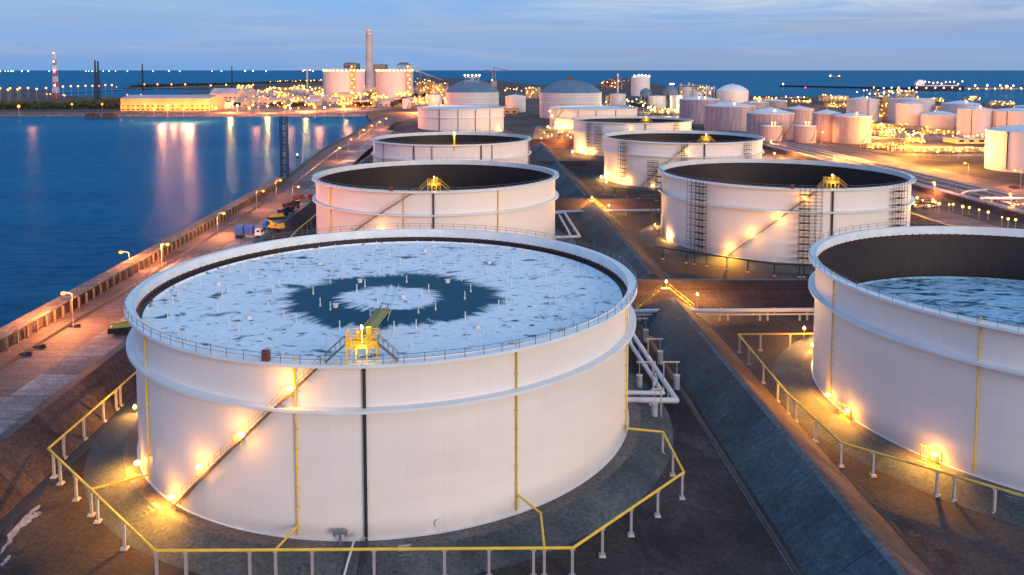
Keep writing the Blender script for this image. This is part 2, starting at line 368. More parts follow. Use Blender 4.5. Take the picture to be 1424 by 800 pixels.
# the tank basin floor: a sheet of dark gravel
sheet('basin_floor', [W(-68,22,GZ+.004), W(148,22,GZ+.004), W(148,640,GZ+.004), W(-68,640,GZ+.004)], 'basin', skirt=0)
def prism(name, prof, v0, v1, mats, step=20, ends=(0,0), k=0.0):   # an embankment of one cross-section run along the rows
    mb = MB(); n = max(1, int(abs(v1-v0)/step)); L = []
    for i in range(n+1):
        v = v0+(v1-v0)*i/n; L.append(v)
    for j, ((u0,z0,*_), (u1,z1,*__)) in enumerate(zip(prof, prof[1:])):
        vs = []
        for i, v in enumerate(L):
            for (u, z, *kk) in (prof[j], prof[j+1]):
                vv = v
                if i == 0: vv -= ends[0]*(1-(z-GZ)/max(1e-6, max(p[1] for p in prof)-GZ))
                if i == n: vv += ends[1]*(1-(z-GZ)/max(1e-6, max(p[1] for p in prof)-GZ))
                vs.append(W(u, vv, z, k if not kk else kk[0]))
        mb.add(vs, [(2*i, 2*i+2, 2*i+3, 2*i+1) for i in range(n)], min(j, len(mats)-1))
    for side, v in ((0, v0), (1, v1)):
        vs = []
        for p in prof:
            vv = v-ends[0]*(1-(p[1]-GZ)/max(1e-6, max(q[1] for q in prof)-GZ)) if side == 0 else v+ends[1]*(1-(p[1]-GZ)/max(1e-6, max(q[1] for q in prof)-GZ))
            vs.append(W(p[0], vv, p[1], k if len(p) < 3 else p[2]))
        if len(vs) > 2: mb.add(vs, [tuple(range(len(vs)))], 0)
    return struct(mb.build(name, mats))
# quayside: basin dike, apron, road, verge, sea slope
prism('quay_dike', [(-66.9,GZ),(-72.2,4.3),(-73.8,4.3),(-74.6,3.3)], 30, 600, ['dike_d','dike_l','dike_l'], ends=(0,20))
prism('apron', [(-73.6,3.4,.5),(-81.5,3.5,.5)], 30, 700, ['concrete'])
prism('quay_road', [(-81.5,3.5,.5),(-89.6,3.5,.75)], 30, 892, ['road'])
prism('ditch', [(-89.6,3.5,.75),(-89.9,3.0,.75),(-90.7,3.0,.75),(-91,3.5,.75)], 30, 892, ['black'])
prism('verge', [(-91,3.5,.75),(-95.2,3.5,1)], 30, 892, ['road'])
prism('sea_slope', [(-95.2,3.5,1),(-98.2,5.2,1),(-104,-4.4,1)], 30, 230, ['rock'])
prism('green_bank', [(-95.0,3.5,1),(-97.2,4.3,1),(-98.6,2.8,1),(-103,-4.4,1)], 230, 900, ['grass'])
prism('inland_strip', [(-72,3.3,0),(-40,2.0,0),(-30,GZ,0)], 620, 900, ['land'])
# dikes between the two rows of tanks and across them
RID = [(32,GZ),(38.6,3.3),(39.3,3.5),(40.0,3.3),(46.6,GZ)]
RM = ['dike_l','crest','dike_r','dike_r']
prism('centre_dike', RID, 40, 182, RM, ends=(0,7))
prism('centre_dike', RID, 204, 311, RM, ends=(0,8))
prism('centre_dike', RID, 334, 585, RM, ends=(0,8))
prism('east_dike', [(146.5,GZ),(153.6,3.4),(155,3.4),(162,GZ)], 40, 640, ['dike_r','crest','dike_d'])
def cross(v, u0=-70, u1=152, zc=3.5):
    mb = MB(); prof = [(-7,GZ),(-.8,zc),(.8,zc),(7,GZ)]
    for (a,za),(b,zb),mi in zip(prof, prof[1:], (0,1,0)):
        mb.add([W(u0,v+a,za), W(u1,v+a,za), W(u1,v+b,zb), W(u0,v+b,zb)], [(0,1,2,3)], mi)
    return struct(mb.build('cross_dike', ['dike_d','crest']))
for v in (198, 325, 463, 610): cross(v)
# drain channels beside the dikes
def strip(name, pts, w, mat, z=None, dz=.02):
    mb = MB(); P = [Vector(p) for p in pts]; L = []
    for i, p in enumerate(P):
        d = (P[min(i+1, len(P)-1)]-P[max(i-1, 0)]); d.z = 0; d.normalize(); nrm = Vector((-d.y, d.x, 0))
        L += [p+nrm*w/2+Vector((0,0,dz)), p-nrm*w/2+Vector((0,0,dz))]
    mb.add(L, [(2*i, 2*i+1, 2*i+3, 2*i+2) for i in range(len(P)-1)])
    return struct(mb.build(name, mat))
strip('drain', [W(31.2,v,GZ) for v in (40,110,182)], .5, 'black', dz=.012)
strip('drain', [W(30.7,v,GZ) for v in (40,110,182)], .18, 'crest', dz=.016)
strip('drain', [W(47.2,v,GZ) for v in (40,110,190)], .6, 'track', dz=.012)
strip('drain', [W(-65.9,v,GZ) for v in (40,110,190)], 1.6, 'black', dz=.012)
strip('drain', [W(47.2,v,GZ) for v in (206,260,320)], .5, 'crest', dz=.012)
strip('drain', [W(47.2,v,GZ) for v in (333,380,460)], .5, 'crest', dz=.012)
def blob(name, path, w, mat, dz, seed):
    rnd = random.Random(seed); P = [Vector(p) for p in path]; n = 16; A, B = [], []
    for i in range(n+1):
        t = i/n*(len(P)-1); k = min(int(t), len(P)-2); p = P[k].lerp(P[k+1], t-k); d = (P[k+1]-P[k]).normalized(); q = Vector((-d.y,d.x,0)); e = math.sin(PI*i/n)**.5
        A.append(p+q*w*e*rnd.uniform(.25,1)+Vector((0,0,dz))); B.append(p-q*w*e*rnd.uniform(.1,.8)+Vector((0,0,dz)))
    m = MB(); m.add(A+B, [(i,i+1,n+2+i,n+1+i) for i in range(n)]); return struct(m.build(name, mat))
blob('spill', [G(0,772), G(20,742), G(40,718), G(56,702)], .8, 'snow', .02, 3); blob('spill', [G(26,735), G(50,716), G(57,712)], 1.2, 'snow', .03, 5); blob('spill', [G(2,788), G(14,772)], .5, 'snow', .02, 8)
blob('worn_patch', [G(935,740), G(952,700), G(968,670)], 2.2, 'basin2', .01, 11); 
blob('worn_patch', [G(905,600), G(960,612), G(1000,640)], 3.0, 'basin2', .01, 15)
blob('lime_patch', [G(1030,480), G(1075,520), G(1110,560)], 5.0, 'basin2', .01, 16)
m = MB(); m.box((0,0,.06),(2.4,1.5,.12),0,.1); m.box((0,0,.13),(.5,.12,.05)); tag(m.build('cover_slab','concrete',loc=G(850,716)), 'small pale cover slab on the dark ground right of the nearest tank', 'slab')
# the land east of the basin: lanes, pipe corridor, roads
def lane(name, u0, u1, v0, v1, mat, dz=.02):
    mb = MB(); mb.add([W(u0,v0,GZ+dz), W(u1,v0,GZ+dz), W(u1,v1,GZ+dz), W(u0,v1,GZ+dz)], [(0,1,2,3)]); return struct(mb.build(name, mat))
lane('east_lane', 166, 186, 200, 640, 'road')
lane('corridor_floor', 209, 238, 200, 760, 'track')
lane('east_road', 240, 262, 200, 660, 'road', .024)
lane('grass_field', 266, 420, 200, 560, 'basin')
strip('far_road', [G(900,196), G(1060,199), G(1150,202), G(1250,214), G(1330,216), G(1424,214), G(1600,212)], 16, 'road', dz=.03)
strip('far_road', [G(1130,203), G(1200,213), G(1235,222)], 18, 'road', dz=.034)
strip('far_road', [G(1060,187.5), G(1200,190), G(1424,200)], 12, 'concrete', dz=.03)
strip('far_road', [G(520,176), G(560,165), G(600,154), G(630,147)], 22, 'road', dz=.05)
strip('far_road', [G(-400,156.6), G(100,156.6), G(510,157)], 22, 'road', dz=.05)
strip('causeway_road', [G(-300,131), G(60,129.5), G(160,125), G(300,119.5), G(430,115)], 30, 'concrete', dz=.05)

M['yard'] = groundmat('added pale yard sheet', (.12,.09,.08), (.24,.19,.17), (.38,.32,.30), sc=.02, grain=.12)  # paler sheets added so the lights show as a glow on the ground
sheet('added_yard_sheet', [Vector((p.x,p.y,GZ+.045)) for p in (G(205,155.3),G(505,155.6),G(560,150),G(625,138),G(625,121),G(520,118),G(440,119),G(330,127),G(200,136))], 'yard', skirt=0)
sheet('added_yard_sheet', [Vector((p.x,p.y,GZ+.045)) for p in (G(1205,185),G(1290,196),G(1374,196),G(1374,180),G(1290,172),G(1205,150))], 'yard', skirt=0)
sheet('added_yard_sheet', [Vector((p.x,p.y,GZ+.045)) for p in (G(1245,212.5),G(1374,212.5),G(1374,205),G(1245,203))], 'yard', skirt=0)
sheet('added_yard_sheet', [Vector((p.x,p.y,GZ+.045)) for p in (G(740,196),G(795,196),G(800,176),G(745,176))], 'yard', skirt=0)
# ------------------------------------------------------------------ tank parts
def ang(t, px, r=None):       # direction on the tank wall that faces a given bearing
    X, Y, R = t; r = r or R; best = None
    for i in range(-1780, -20):
        a = i*PI/1800
        x, y = PJ(X+r*math.cos(a), Y+r*math.sin(a), 10)
        if best is None or abs(x-px) < best[0]: best = (abs(x-px), a)
    return best[1]
def pol(r, a, z=0): return Vector((r*math.cos(a), r*math.sin(a), z))
def scaffold(tk, name_label, a, z0, z1, w=3.4, d=1.8, wide=0, grp=None):
    w *= .8
    X, Y, R = tk
    root = empty('scaffold_tower', (X+(R+1.9)*math.cos(a), Y+(R+1.9)*math.sin(a), 0), name_label, 'scaffolding', grp, a+PI/2)
    fr, dk = MB(), MB()
    xs = [-w/2, 0, w/2]+[w/2+1.7*(i+1) for i in range(abs(wide))] if wide >= 0 else [w/2, 0, -w/2]+[-w/2-1.7*(i+1) for i in range(-wide)]
    for x in xs:
        for y in (-d/2, d/2): fr.cyl((x,y,z0), (x,y,z1+1.0), .055, 5)
    lv = []; z = z0+1.9
    lo, hi = min(xs), max(xs)
    while z < z1+.2:
        for y in (-d/2, d/2):
            fr.cyl((lo,y,z),(hi,y,z),.05,4); fr.cyl((lo,y,z+1),(hi,y,z+1),.04,4)
        for x in xs: fr.cyl((x,-d/2,z),(x,d/2,z),.05,4)
        fr.cyl((-w/2,-d/2,z-1.9),(w/2,-d/2,z),.04,4)
        lv.append(z)
        z += 2.05
    fr.build('frame', 'dark', root); dk.box((0,0,0),(w,d,.12)); dk.box((0,-d/2,.13),(w,.05,.2)); d0 = None
    for z in lv:
        if d0 is None: o = d0 = dk.build('deck', 'dark', root)
        else: o = d0.copy(); C.objects.link(o); o.parent = root
        o.location = (0,0,z)
    return root
def big_tank(label, X, Y, R, name='storage_tank', Ht=22.0, roof_z=5.0, gz=(16.3,), skin='white', roof='roofd', pipes=(), stair=None, platform=None, near=True, inner_top=1.7, legs=False, lamps=(), box=None, rungs=True):
    rs = R-1.3; tk = (X, Y, rs); n = 160 if near else 96
    root = empty(name, (X, Y, 0), label, 'storage tank', 'large floating roof crude tanks')
    m = MB(); m.ring([(rs,-.1),(rs,Ht)], n); m.ring([(rs,Ht),(rs-.12,Ht)], n); m.build('shell', skin, root)
    m = MB(); m.ring([(rs-.12,Ht),(rs-.12,Ht-inner_top)], n, 0); m.ring([(rs-.12,Ht-inner_top),(rs-.12,0)], n, 1)
    m.build('inner_wall', ['innerw','inner'], root)
    m = MB(); m.ring([(rs+.004,Ht-.15),(R,Ht-.15),(R,Ht-.55),(R-.12,Ht-.55),(R-.12,Ht-.25),(rs+.004,Ht-.3)], n); m.build('rim_walkway', 'rim', root)
    for z in gz:
        m = MB(); m.ring([(rs+.004,z),(R-.1,z),(R-.1,z-.4),(R-.2,z-.4),(R-.2,z-.12),(rs+.004,z-.14)], n)
        m.build('wind_girder', 'rim', root)
    m = MB(); m.ring([(rs+.003,0),(rs+.25,0),(rs+.25,-.08)], n); m.build('base_flange', 'rim', root)
    # floating roof with its rim seal
    m = MB(); m.disc(rs-1.15, roof_z, n); m.ring([(rs-1.15,roof_z),(rs-1.15,roof_z+.35),(rs-1.0,roof_z+.35),(rs-.9,roof_z-.2)], n)
    rf = m.build('floating_roof', roof, root)
    m = MB(); m.ring([(rs-.9,roof_z-.2),(rs-.14,roof_z+.25)], n); m.build('rim_seal', 'black', rf)
    # handrail on the walkway
    m = MB(); N_ = 104 if near else 60
    for i in range(N_):
        a = 2*PI*i/N_; m.cyl(pol(R-.1,a,Ht-.15), pol(R-.1,a,Ht+1.0), .045 if near else .07, 4)
    for z in (Ht+.95, Ht+.45):
        pts = [pol(R-.1, 2*PI*i/N_, z) for i in range(N_+1)]
        for a, b in zip(pts, pts[1:]): m.cyl(a, b, .035, 4, caps=False)
    m.build('handrail', 'rail', root)
    if near:       # foam pourers and small brackets standing on the inner rim
        m = MB()
        for i in range(150):
            a = 2*PI*(i+.3)/150; m.box(pol(rs-.3, a, Ht-inner_top-.05), (.35,.12,.35), 0, a)
        m.build('wall_brackets', 'rust', root)['kind'] = 'stuff'
    for pxp, mat, zt, rad in pipes:
        a = ang(tk, pxp) if pxp is not None else 0; m = MB()
        m.cyl(pol(rs+.28,a,.4), pol(rs+.28,a,min(zt,gz[0]-.42) if gz else zt), rad, 8)
        if zt > gz[0]: m.cyl(pol(rs+.28,a,gz[0]), pol(rs+.28,a,Ht-.32), rad, 8)
        if zt > Ht: m.cyl(pol(rs+.28,a,Ht-.15), pol(rs+.28,a,zt), rad, 8)
        z = 1.5
        while z < Ht-1 and near:
            if abs(z-gz[0]) > .5: m.box(pol(rs+.12,a,z), (.35,.4,.1), 0, a)
            z += 2.4
        m.build('riser_pipe' if mat != 'black' else 'drain_pipe', mat, root)
    if stair:
        a0, a1 = ang(tk, stair[0]), ang(tk, stair[1]); st, hr = MB(), MB(); n2 = 84; zb = stair[2] if len(stair) > 2 else .3
        Pt = lambda t, r, dz=0: pol(r, a0+(a1-a0)*t, zb+(Ht-.2-zb)*t+dz)
        for i in range(n2):
            t = (i+.5)/n2; p = Pt(t, rs+.55); st.box(p, (.8,.24,.04), 0, a0+(a1-a0)*t)
        for r in (rs+.12, rs+1.0):
            for i in range(n2): st.cyl(Pt(i/n2, r, -.12), Pt((i+1)/n2, r, -.12), .08, 4)
        st.build('spiral_stair', 'steel' if stair[3:] == ('d',) else 'bronze', root)
        k = 22
        for i in range(k+1): hr.cyl(Pt(i/k, rs+1.0), Pt(i/k, rs+1.0, 1.1), .035, 4)
        for dz in (1.1, .6):
            for i in range(k*2): hr.cyl(Pt(i/k/2, rs+1.0, dz), Pt((i+1)/k/2, rs+1.0, dz), .035, 4)
        hr.build('stair_handrail', 'yellowd', root)
    if platform:
        a = ang(tk, platform); q = Matrix.Rotation(a-PI/2, 4, 'Z')      # local y points outward, x along the rim
        pr = empty('access_platform', (0,0,0), '', ''); del pr['label']; del pr['category']; pr.parent = root
        pr.matrix_local = Matrix.Translation(pol(rs, a, 0)) @ q
        m = MB(); zt = Ht+2.05
        ps = .68; pr.scale = (ps, ps, 1)
        for x in (-2.6,-.9,.9,2.6):
            for y in (.9,-2.4): m.box((x,y,(Ht-.2+zt)/2),(.22,.22,zt-Ht+.2))
        m.box((0,-.75,zt),(5.6,3.7,.18)); m.box((0,.75,zt-.35),(5.4,.12,.3))
        m.box((0,-2.4,zt-.35),(5.4,.12,.3)); m.cyl((-2.6,.9,Ht),(-.9,.9,zt),.06,4); m.cyl((2.6,.9,Ht),(.9,.9,zt),.06,4)
        m.build('platform_deck', 'yellow', pr)
        m = MB()
        for x0,y0,x1,y1 in ((-2.75,1.0,2.75,1.0),(-2.75,-2.5,-2.75,1.0),(2.75,-2.5,2.75,1.0),(-2.75,-2.5,-.9,-2.5),(.9,-2.5,2.75,-2.5)):
            k = max(2, int(math.hypot(x1-x0,y1-y0)/.7))
            for i in range(k+1):
                x, y = x0+(x1-x0)*i/k, y0+(y1-y0)*i/k; m.cyl((x,y,zt),(x,y,zt+1.15),.05,4)
            for z in (.4,.8,1.15): m.cyl((x0,y0,zt+z),(x1,y1,zt+z),.045,4)
        m.box((-1.1,-.8,zt+.9),(.9,.8,1.7)); m.box((.8,-1.0,zt+.6),(.6,.6,1.1)); m.cyl((.2,-.4,zt),(.2,-.4,zt+2.1),.12,6)
        m.build('platform_rail', 'yellow', pr)
        for sx in (-1, 1):
            m = MB()
            for i in range(12):
                t = i/11; m.box((sx*(2.9+3.2*t),.55,zt-(zt-Ht)*t+.0),(.3,.8,.06))
            for y in (.12,.98):
                m.cyl((sx*2.8,y,zt),(sx*6.2,y,Ht),.09,4); m.cyl((sx*2.8,y,zt+1.05),(sx*6.2,y,Ht+1.05),.045,4)
                for i in range(5): t = i/4; m.cyl((sx*(2.8+3.4*t),y,zt-(zt-Ht)*t),(sx*(2.8+3.4*t),y,zt-(zt-Ht)*t+1.05),.04,4)
            m.build('platform_stair', 'rail' if near == 2 else 'yellowd', pr)
        m = MB(); m.ball((0,.2,zt+1.9),.28); m.cyl((0,.2,zt),(0,.2,zt+1.7),.05,5); m.build('platform_lamp', 'amber', pr)
        plight(pr, (0,-.4,zt+2.5), 300, (1,.55,.08), .4)
        plight(pr, (0,1.8,Ht+1.5), 130, (1,.66,.2), .3)
        # rolling ladder down to the deck
        m = MB(); L0 = Vector((0,-2.4,zt)); L1 = Vector((0,-(rs-13)/ps,roof_z+.7))
        for x in (-.8,.8):
            m.cyl(L0+Vector((x,0,0)), L1+Vector((x,0,0)), .14, 4); m.cyl(L0+Vector((x,0,.95)), L1+Vector((x,0,.95)), .08, 4)
            for i in range(30): t = i/29; p = L0.lerp(L1, t)+Vector((x,0,0)); m.cyl(p, p+Vector((0,0,.95)), .05, 4)
        for i in range(70): p = L0.lerp(L1, (i+.5)/70); m.box(p, (1.6,.28,.06))
        for x in (-.9,.9): m.cyl(L1+Vector((x-.1,0,-.35)), L1+Vector((x+.1,0,-.35)), .35, 12)
        m.build('rolling_ladder', 'olive', pr)
        m = MB(); [m.cyl((x,-(rs-16)/ps,roof_z+.2),(x,-(rs+4)/ps,roof_z+.2),.08,4) for x in (-1,1)]; m.build('ladder_track', 'rim', pr)
    if legs:
        m = MB(); m.cyl((0,0,0),(0,0,1.35),.09,6); m.cyl((0,0,0),(0,0,.35),.16,6)
        first = None; k = 0
        for r_, cnt in ((6,6),(13,14),(20,20),(27.5,27),(34.5,32)):
            for i in range(cnt):
                a = 2*PI*(i+.25*(k % 3))/cnt; k += 1; p = pol(r_, a, roof_z)
                if first is None: o = first = m.build('roof_leg', 'cab', root)
                else: o = first.copy(); C.objects.link(o)
                o.parent = root; o.location = p
        m = MB(); m.cyl((0,0,0),(0,0,.45),.42,12); m.cyl((0,0,.45),(0,0,.55),.52,12); first = None
        for i, (r_, a) in enumerate(((10.5,.6),(11.5,-2.3),(9,2.4),(24,-.9),(24,-2.5),(25,.9),(25,2.3),(31,-1.9),(32,-.4),(31,3.0),(30,1.5),(4,-1))):
            if first is None: o = first = m.build('manhole', 'cab', root)
            else: o = first.copy(); C.objects.link(o)
            o.parent = root; o.location = pol(r_, a, roof_z)
    for pxl, z, pw in lamps:
        a = ang(tk, pxl); m = MB()
        m.cyl((0,0,-1.2),(0,0,.2),.05,5,1); m.ball((0,0,.35),.55 if near else .9,0,10,6,.7)
        lp = m.build('wall_lamp', ['amber','yellowd'], root); lp.location = pol(rs+.75, a, z)
        plight(root, pol(rs+1.55, a, z+.3), pw*(.95 if near else .8), (1,.36,.04), r=.3)
        if z < 2.2 and near: pad_fill(root, pol(rs+1.4, a, 4.2), a, pw*24)
    if box:
        m = MB(); m.box((0,0,.6),(.9,.5,1.2)); m.box((0,0,1.23),(1.0,.6,.06)); b = m.build('equipment_box', 'rust', root); a = ang(tk, box); b.location = pol(R-.5, a, Ht-.15); b.rotation_euler[2] = a+PI/2
    # earth pad
    pd = MB(); pd.ring([(rs+.1,-.08),(rs+2.1,-.1)], 96, 1); pd.ring([(rs+2.1,-.1),(rs+7.2,GZ+.03)], 96, 0)
    struct(pd.build('tank_pad', ['pad','padtop'], loc=(X,Y,0)))
    return root, tk
T1 = (-19.9,130.9,40.3); T2 = (-24.9,263.6,40.5); T3 = (-30.6,403.5,40.6); T4 = (-47.7,745,41.3)
T5 = (93.7,133.4,40.7); T6 = (91,268.6,41.0); T7 = (88.4,414,41.3); T8 = (83.8,556,41.8); T9 = (74.8,735,41.3)
Y_, B_ = 'yellow', 'black'
r1, t1 = big_tank('nearest white tank with frosted floating roof and dark ring shaped puddle', *T1, roof_z=19.2, roof='roof1', legs=True, near=2,
    pipes=[(207.5,Y_,22.3,.11),(413.5,Y_,22.5,.11),(508,B_,21,.2),(717.5,Y_,22.4,.11),(869,Y_,22.4,.11)],
    stair=(247,452), platform=506, box=378,
    lamps=[(243,.9,700),(284,6.6,750),(341,12.0,800),(409,18.4,850),(196,.9,600)])
r5, t5 = big_tank('near tank cut by the right frame edge, deep inside with blue wet streaked roof', *T5, roof_z=10.8, roof='roof5', legs=False,
    pipes=[(1157.5,Y_,22.3,.11),(1359,Y_,22.5,.11)], lamps=[(1132,.7,420),(1136,.7,420),(1188,.9,520),(1306,.9,560)])
r2, t2 = big_tank('open tank with dark red brown inside directly behind the frosted roof tank', *T2, gz=(15.2,),
    pipes=[(461,Y_,22.3,.13),(562,Y_,22.3,.13),(692,Y_,22.3,.13),(603,B_,21,.25)], stair=(455,577), platform=604, box=546, lamps=[(531,10.0,650)])
r3, t3 = big_tank('open tank with a lit yellow post on its rim, third in the left row', *T3, gz=(14.8,), near=0,
    pipes=[(534,'steel',21,.25),(576,B_,21,.3),(601,'steel',21,.25),(669,B_,21,.35),(684,'steel',21,.25),(734,'steel',21,.25)], skin='white2')
a = ang(t3, 632); m = MB(); m.cyl((0,0,-3),(0,0,4.6),.45,8); m.box((0,0,4.6),(1.4,1.0,.3)); m.box((0,0,.2),(1.6,1.2,.3)); m.ball((0,0,5.4),.6,1)
o = m.build('rim_post', ['yellow','amber'], r3); o.location = pol(t3[2]-.2, a, 22); plight(r3, pol(t3[2]+1.5, a, 26), 900)
r6, t6 = big_tank('open tank with several black scaffold towers and three lamps up its stair', *T6, gz=(15.3,),
    pipes=[(1156.5,B_,21,.3)], stair=(1013,1135,.3,'d'), platform=1155, box=1100,
    lamps=[(1017,2.0,1000),(1047,7.2,1100),(1083,12.8,1100),(1118,18.8,800)])
r7, t7 = big_tank('open scaffolded tank with orange lit platform, between the two other open scaffolded tanks', *T7, gz=(15.3,), near=0,
    pipes=[(979,B_,21,.35)], platform=981, lamps=[(955,17.5,1200),(909,.8,700)], stair=(893,958,.3,'d'))
r8, t8 = big_tank('farthest open tank of the right row, thin dark opening under a small orange platform', *T8, gz=(14.8,), near=0,
    pipes=[(897,B_,21,.3)], platform=898, lamps=[(877,18.0,1600)])
r4, t4 = big_tank('white tank with high pale roof below the blue domed tank', *T4, gz=(14.0,), near=0, skin='white2', roof='roofw', roof_z=20.6,
    pipes=[(611,B_,21,.35),(637,'steel',21,.3),(661,B_,21,.35),(681,'steel',21,.3)], lamps=[(692,4,2500),(695,1,2000)])
r9, t9 = big_tank('white tank with pale high roof and orange lamps climbing its left edge', *T9, gz=(13.0,), near=0, skin='white2', roof='roofw', roof_z=20.8,
    pipes=[(804,'steel',21,.3),(829,'steel',21,.3),(856,B_,21,.35)], stair=(766,785,.5), lamps=[(765.5,18.5,900),(768.5,14.5,900),(773.5,9.0,900),(778,3.0,900)])
G_ = 'black scaffold towers on the tank walls'
scaffold(t6, 'wide black scaffold tower on the left half of the six lamp tank', ang(t6,980), 0, 22, wide=-2, grp=G_)
scaffold(t6, 'narrow scaffold tower at the left silhouette of the tank with stair lamps', ang(t6,917), 0, 22, grp=G_)
scaffold(t6, 'scaffold tower lit orange near the top beside the upper stair', ang(t6,1116), 0, 22, wide=2, grp=G_)
scaffold(t6, 'upper scaffold tower right of the black drain pipe', ang(t6,1240), 0, 22, wide=1, grp=G_)
scaffold(t7, 'dark scaffold tower at the left side of the second scaffolded tank', ang(t7,871), 0, 22, wide=-1, grp=G_)
scaffold(t7, 'scaffold tower beside the orange lit platform of the second scaffolded tank', ang(t7,951), 6, 22, grp=G_)
scaffold(t7, 'small scaffold tower near the right edge of the second scaffolded tank', ang(t7,1035), 0, 22, grp=G_)
scaffold(t7, 'lit orange low scaffold tower where two scaffolded tanks overlap', ang(t7,910), 0, 12, w=6, grp=G_)
scaffold(t8, 'scaffold tower on the left wall of the farthest open tank', ang(t8,821), 0, 22, grp=G_)
scaffold(t8, 'short scaffold tower on the right part of the farthest open tank', ang(t8,938), 12, 22, grp=G_)
scaffold(t8, 'lit scaffold tower rising beside the lamps of the farthest open tank', ang(t8,834), 0, 20, w=6, grp=G_)
# fittings at the foot of the nearest tank
def wall_fit(px, label, name, cat, build, tk=t1, off=.6, z=0):
    a = ang(tk, px); X, Y, R = tk
    o = build(); o.location = (X+(R+off)*math.cos(a), Y+(R+off)*math.sin(a), z); o.rotation_euler[2] = a+PI/2; return tag(o, label, cat)
def f1():
    m = MB(); m.cyl((0,0,-.2),(0,0,1.3),.16,8); m.box((0,0,1.45),(1.7,.55,.35)); m.box((-.7,0,1.2),(.3,.4,.4)); m.box((.7,0,1.2),(.3,.4,.4)); return m.build('valve_stand','steel')
wall_fit(474, 'dark T shaped valve stand at the foot of the nearest tank', '', 'valve', f1, off=.9)
def f2():
    m = MB(); m.tube([(0,.0,.9),(0,-.7,.8),(-.3,-3.2,-.2),(-.6,-5.6,-1.2),(-.8,-6.2,-1.45)], .14); return m.build('drain_hose','pipe')
wall_fit(494, 'white bent drain pipe running down the pad of the nearest tank', '', 'pipe', f2)
def f3():
    m = MB(); m.tube([(0,.0,.3),(0,-.9,.1),(-.2,-3.4,-.5),(-.4,-5.2,-1.2)], .2); return m.build('drain_hose','black')
wall_fit(509, 'black drain hose running down the pad below the dark downpipe', '', 'pipe', f3)
def steps(n=9, w=1.5):
    def f():
        m = MB()
        for i in range(n): m.box((0,-2.4-i*.58,-.12-i*.165),(w,.42,.14))
        m.cyl((-w/2,-2.2,-.15),(-w/2,-7.2,-1.55),.07,4); m.cyl((w/2,-2.2,-.15),(w/2,-7.2,-1.55),.07,4)
        return m.build('pad_steps','post')
    return f
wall_fit(560, 'short grey steps down the pad in front of the nearest tank', '', 'steps', steps(), off=-.6)
wall_fit(232, 'pale steps down the lit pad below the stair foot of the nearest tank', '', 'steps', steps(), off=-.6)
wall_fit(1418, 'dark steps down the lit pad of the near right tank', '', 'steps', steps(), tk=t5, off=-.6)
def mh():
    m = MB(); m.cyl((0,.5,1.3),(0,-.15,1.3),.38,16); m.cyl((0,-.15,1.3),(0,-.24,1.3),.48,16); return m.build('manway_cover','cab')
wall_fit(609, 'white round manway cover low on the nearest tank', '', 'manway', mh, off=.1)
# lit door frames at the near right tank
def frame_gate(px, label):
    a = ang(t5, px); X, Y, R = t5; m = MB()
    for x in (-1.5,1.5): m.box((x,0,.95),(.14,.14,2.1))
    m.box((0,0,2.0),(3.1,.14,.14)); m.box((0,0,.0),(3.1,.3,.1)); m.cyl((.4,.6,0),(.4,.6,1.5),.2,8); m.cyl((-.5,.7,0),(-.5,.7,1.2),.12,8)
    o = m.build('gate_frame','yellowd'); o.location = (X+(R+1.3)*math.cos(a), Y+(R+1.3)*math.sin(a), 0); o.rotation_euler[2] = a+PI/2; tag(o, label, 'frame')
frame_gate(1188, 'lit square frame at the tank foot nearer the three closely spaced posts'); frame_gate(1305, 'lit square frame at the right tank foot nearest the viewer')

# ------------------------------------------------------------------ yellow fire mains on posts
def fire_main(label, path, posts, zp=2.0, r=.17, mat='yellow', branches=(), pmat='post', pr=.16):
    root = empty('fire_main', (path[0][0], path[0][1], GZ), label, 'pipe', 'yellow fire mains around the tanks'); o0 = Vector(root.location)
    m = MB(); m.tube([Vector(p)-o0 for p in path], r, 10)
    for b in branches: m.tube([Vector(p)-o0 for p in b], r*.85, 8)
    m.build('main_pipe', mat, root)
    m = MB(); h = zp-GZ
    m.box((0,0,h/2-.1),(pr*1.9,pr*1.9,h-.25)); m.box((0,0,h-.2),(.62,.2,.12))
    f_ = MB(); f_.box((0,0,.14),(.85,.85,.28),0,0,.8)
    first = None
    for p in posts:
        if first is None:
            a = m.build('support_post', pmat, root); b = f_.build('post_foot', 'cfoot', a); first = (a, b)
        else:
            a = first[0].copy(); C.objects.link(a); b = first[1].copy(); C.objects.link(b); b.parent = a
        a.parent = root; a.location = Vector((p[0], p[1], GZ))-o0
    return root
def along(path, offs):
    out = []
    for i, fr in offs: out.append(path[i].lerp(path[i+1], fr))
    return out
P1 = [G(196,512,2), G(67,624,2), G(215,766,2), G(797,762,2), G(951,657,2), G(922,601,2), G(873,596,2)]
def onx(path, seg, px):        # point of a pipe run at a bearing
    a, b = path[seg], path[seg+1]; lo, hi = 0.0, 1.0
    for _ in range(40):
        mid = (lo+hi)/2; p = a.lerp(b, mid); x = PJ(*p)[0]
        if (x < px) == (PJ(*a)[0] < PJ(*b)[0]): lo = mid
        else: hi = mid
    return a.lerp(b, lo)
posts = [onx(P1,0,x) for x in (167,161,143,116,88)]+[onx(P1,1,x) for x in (74,83,105,126,135,172)]+[onx(P1,2,x) for x in (217,258,347,383,434,520,618,680,742,757,796)]+[onx(P1,3,x) for x in (838,878,915,949)]+[onx(P1,4,x) for x in (936,)]+[P1[5]]
a413, a718 = ang(t1,413.5), ang(t1,717.5); a207 = ang(t1,207.5)
def tp(tk, a, z, off=.28): return Vector((tk[0]+(tk[2]+off)*math.cos(a), tk[1]+(tk[2]+off)*math.sin(a), z))
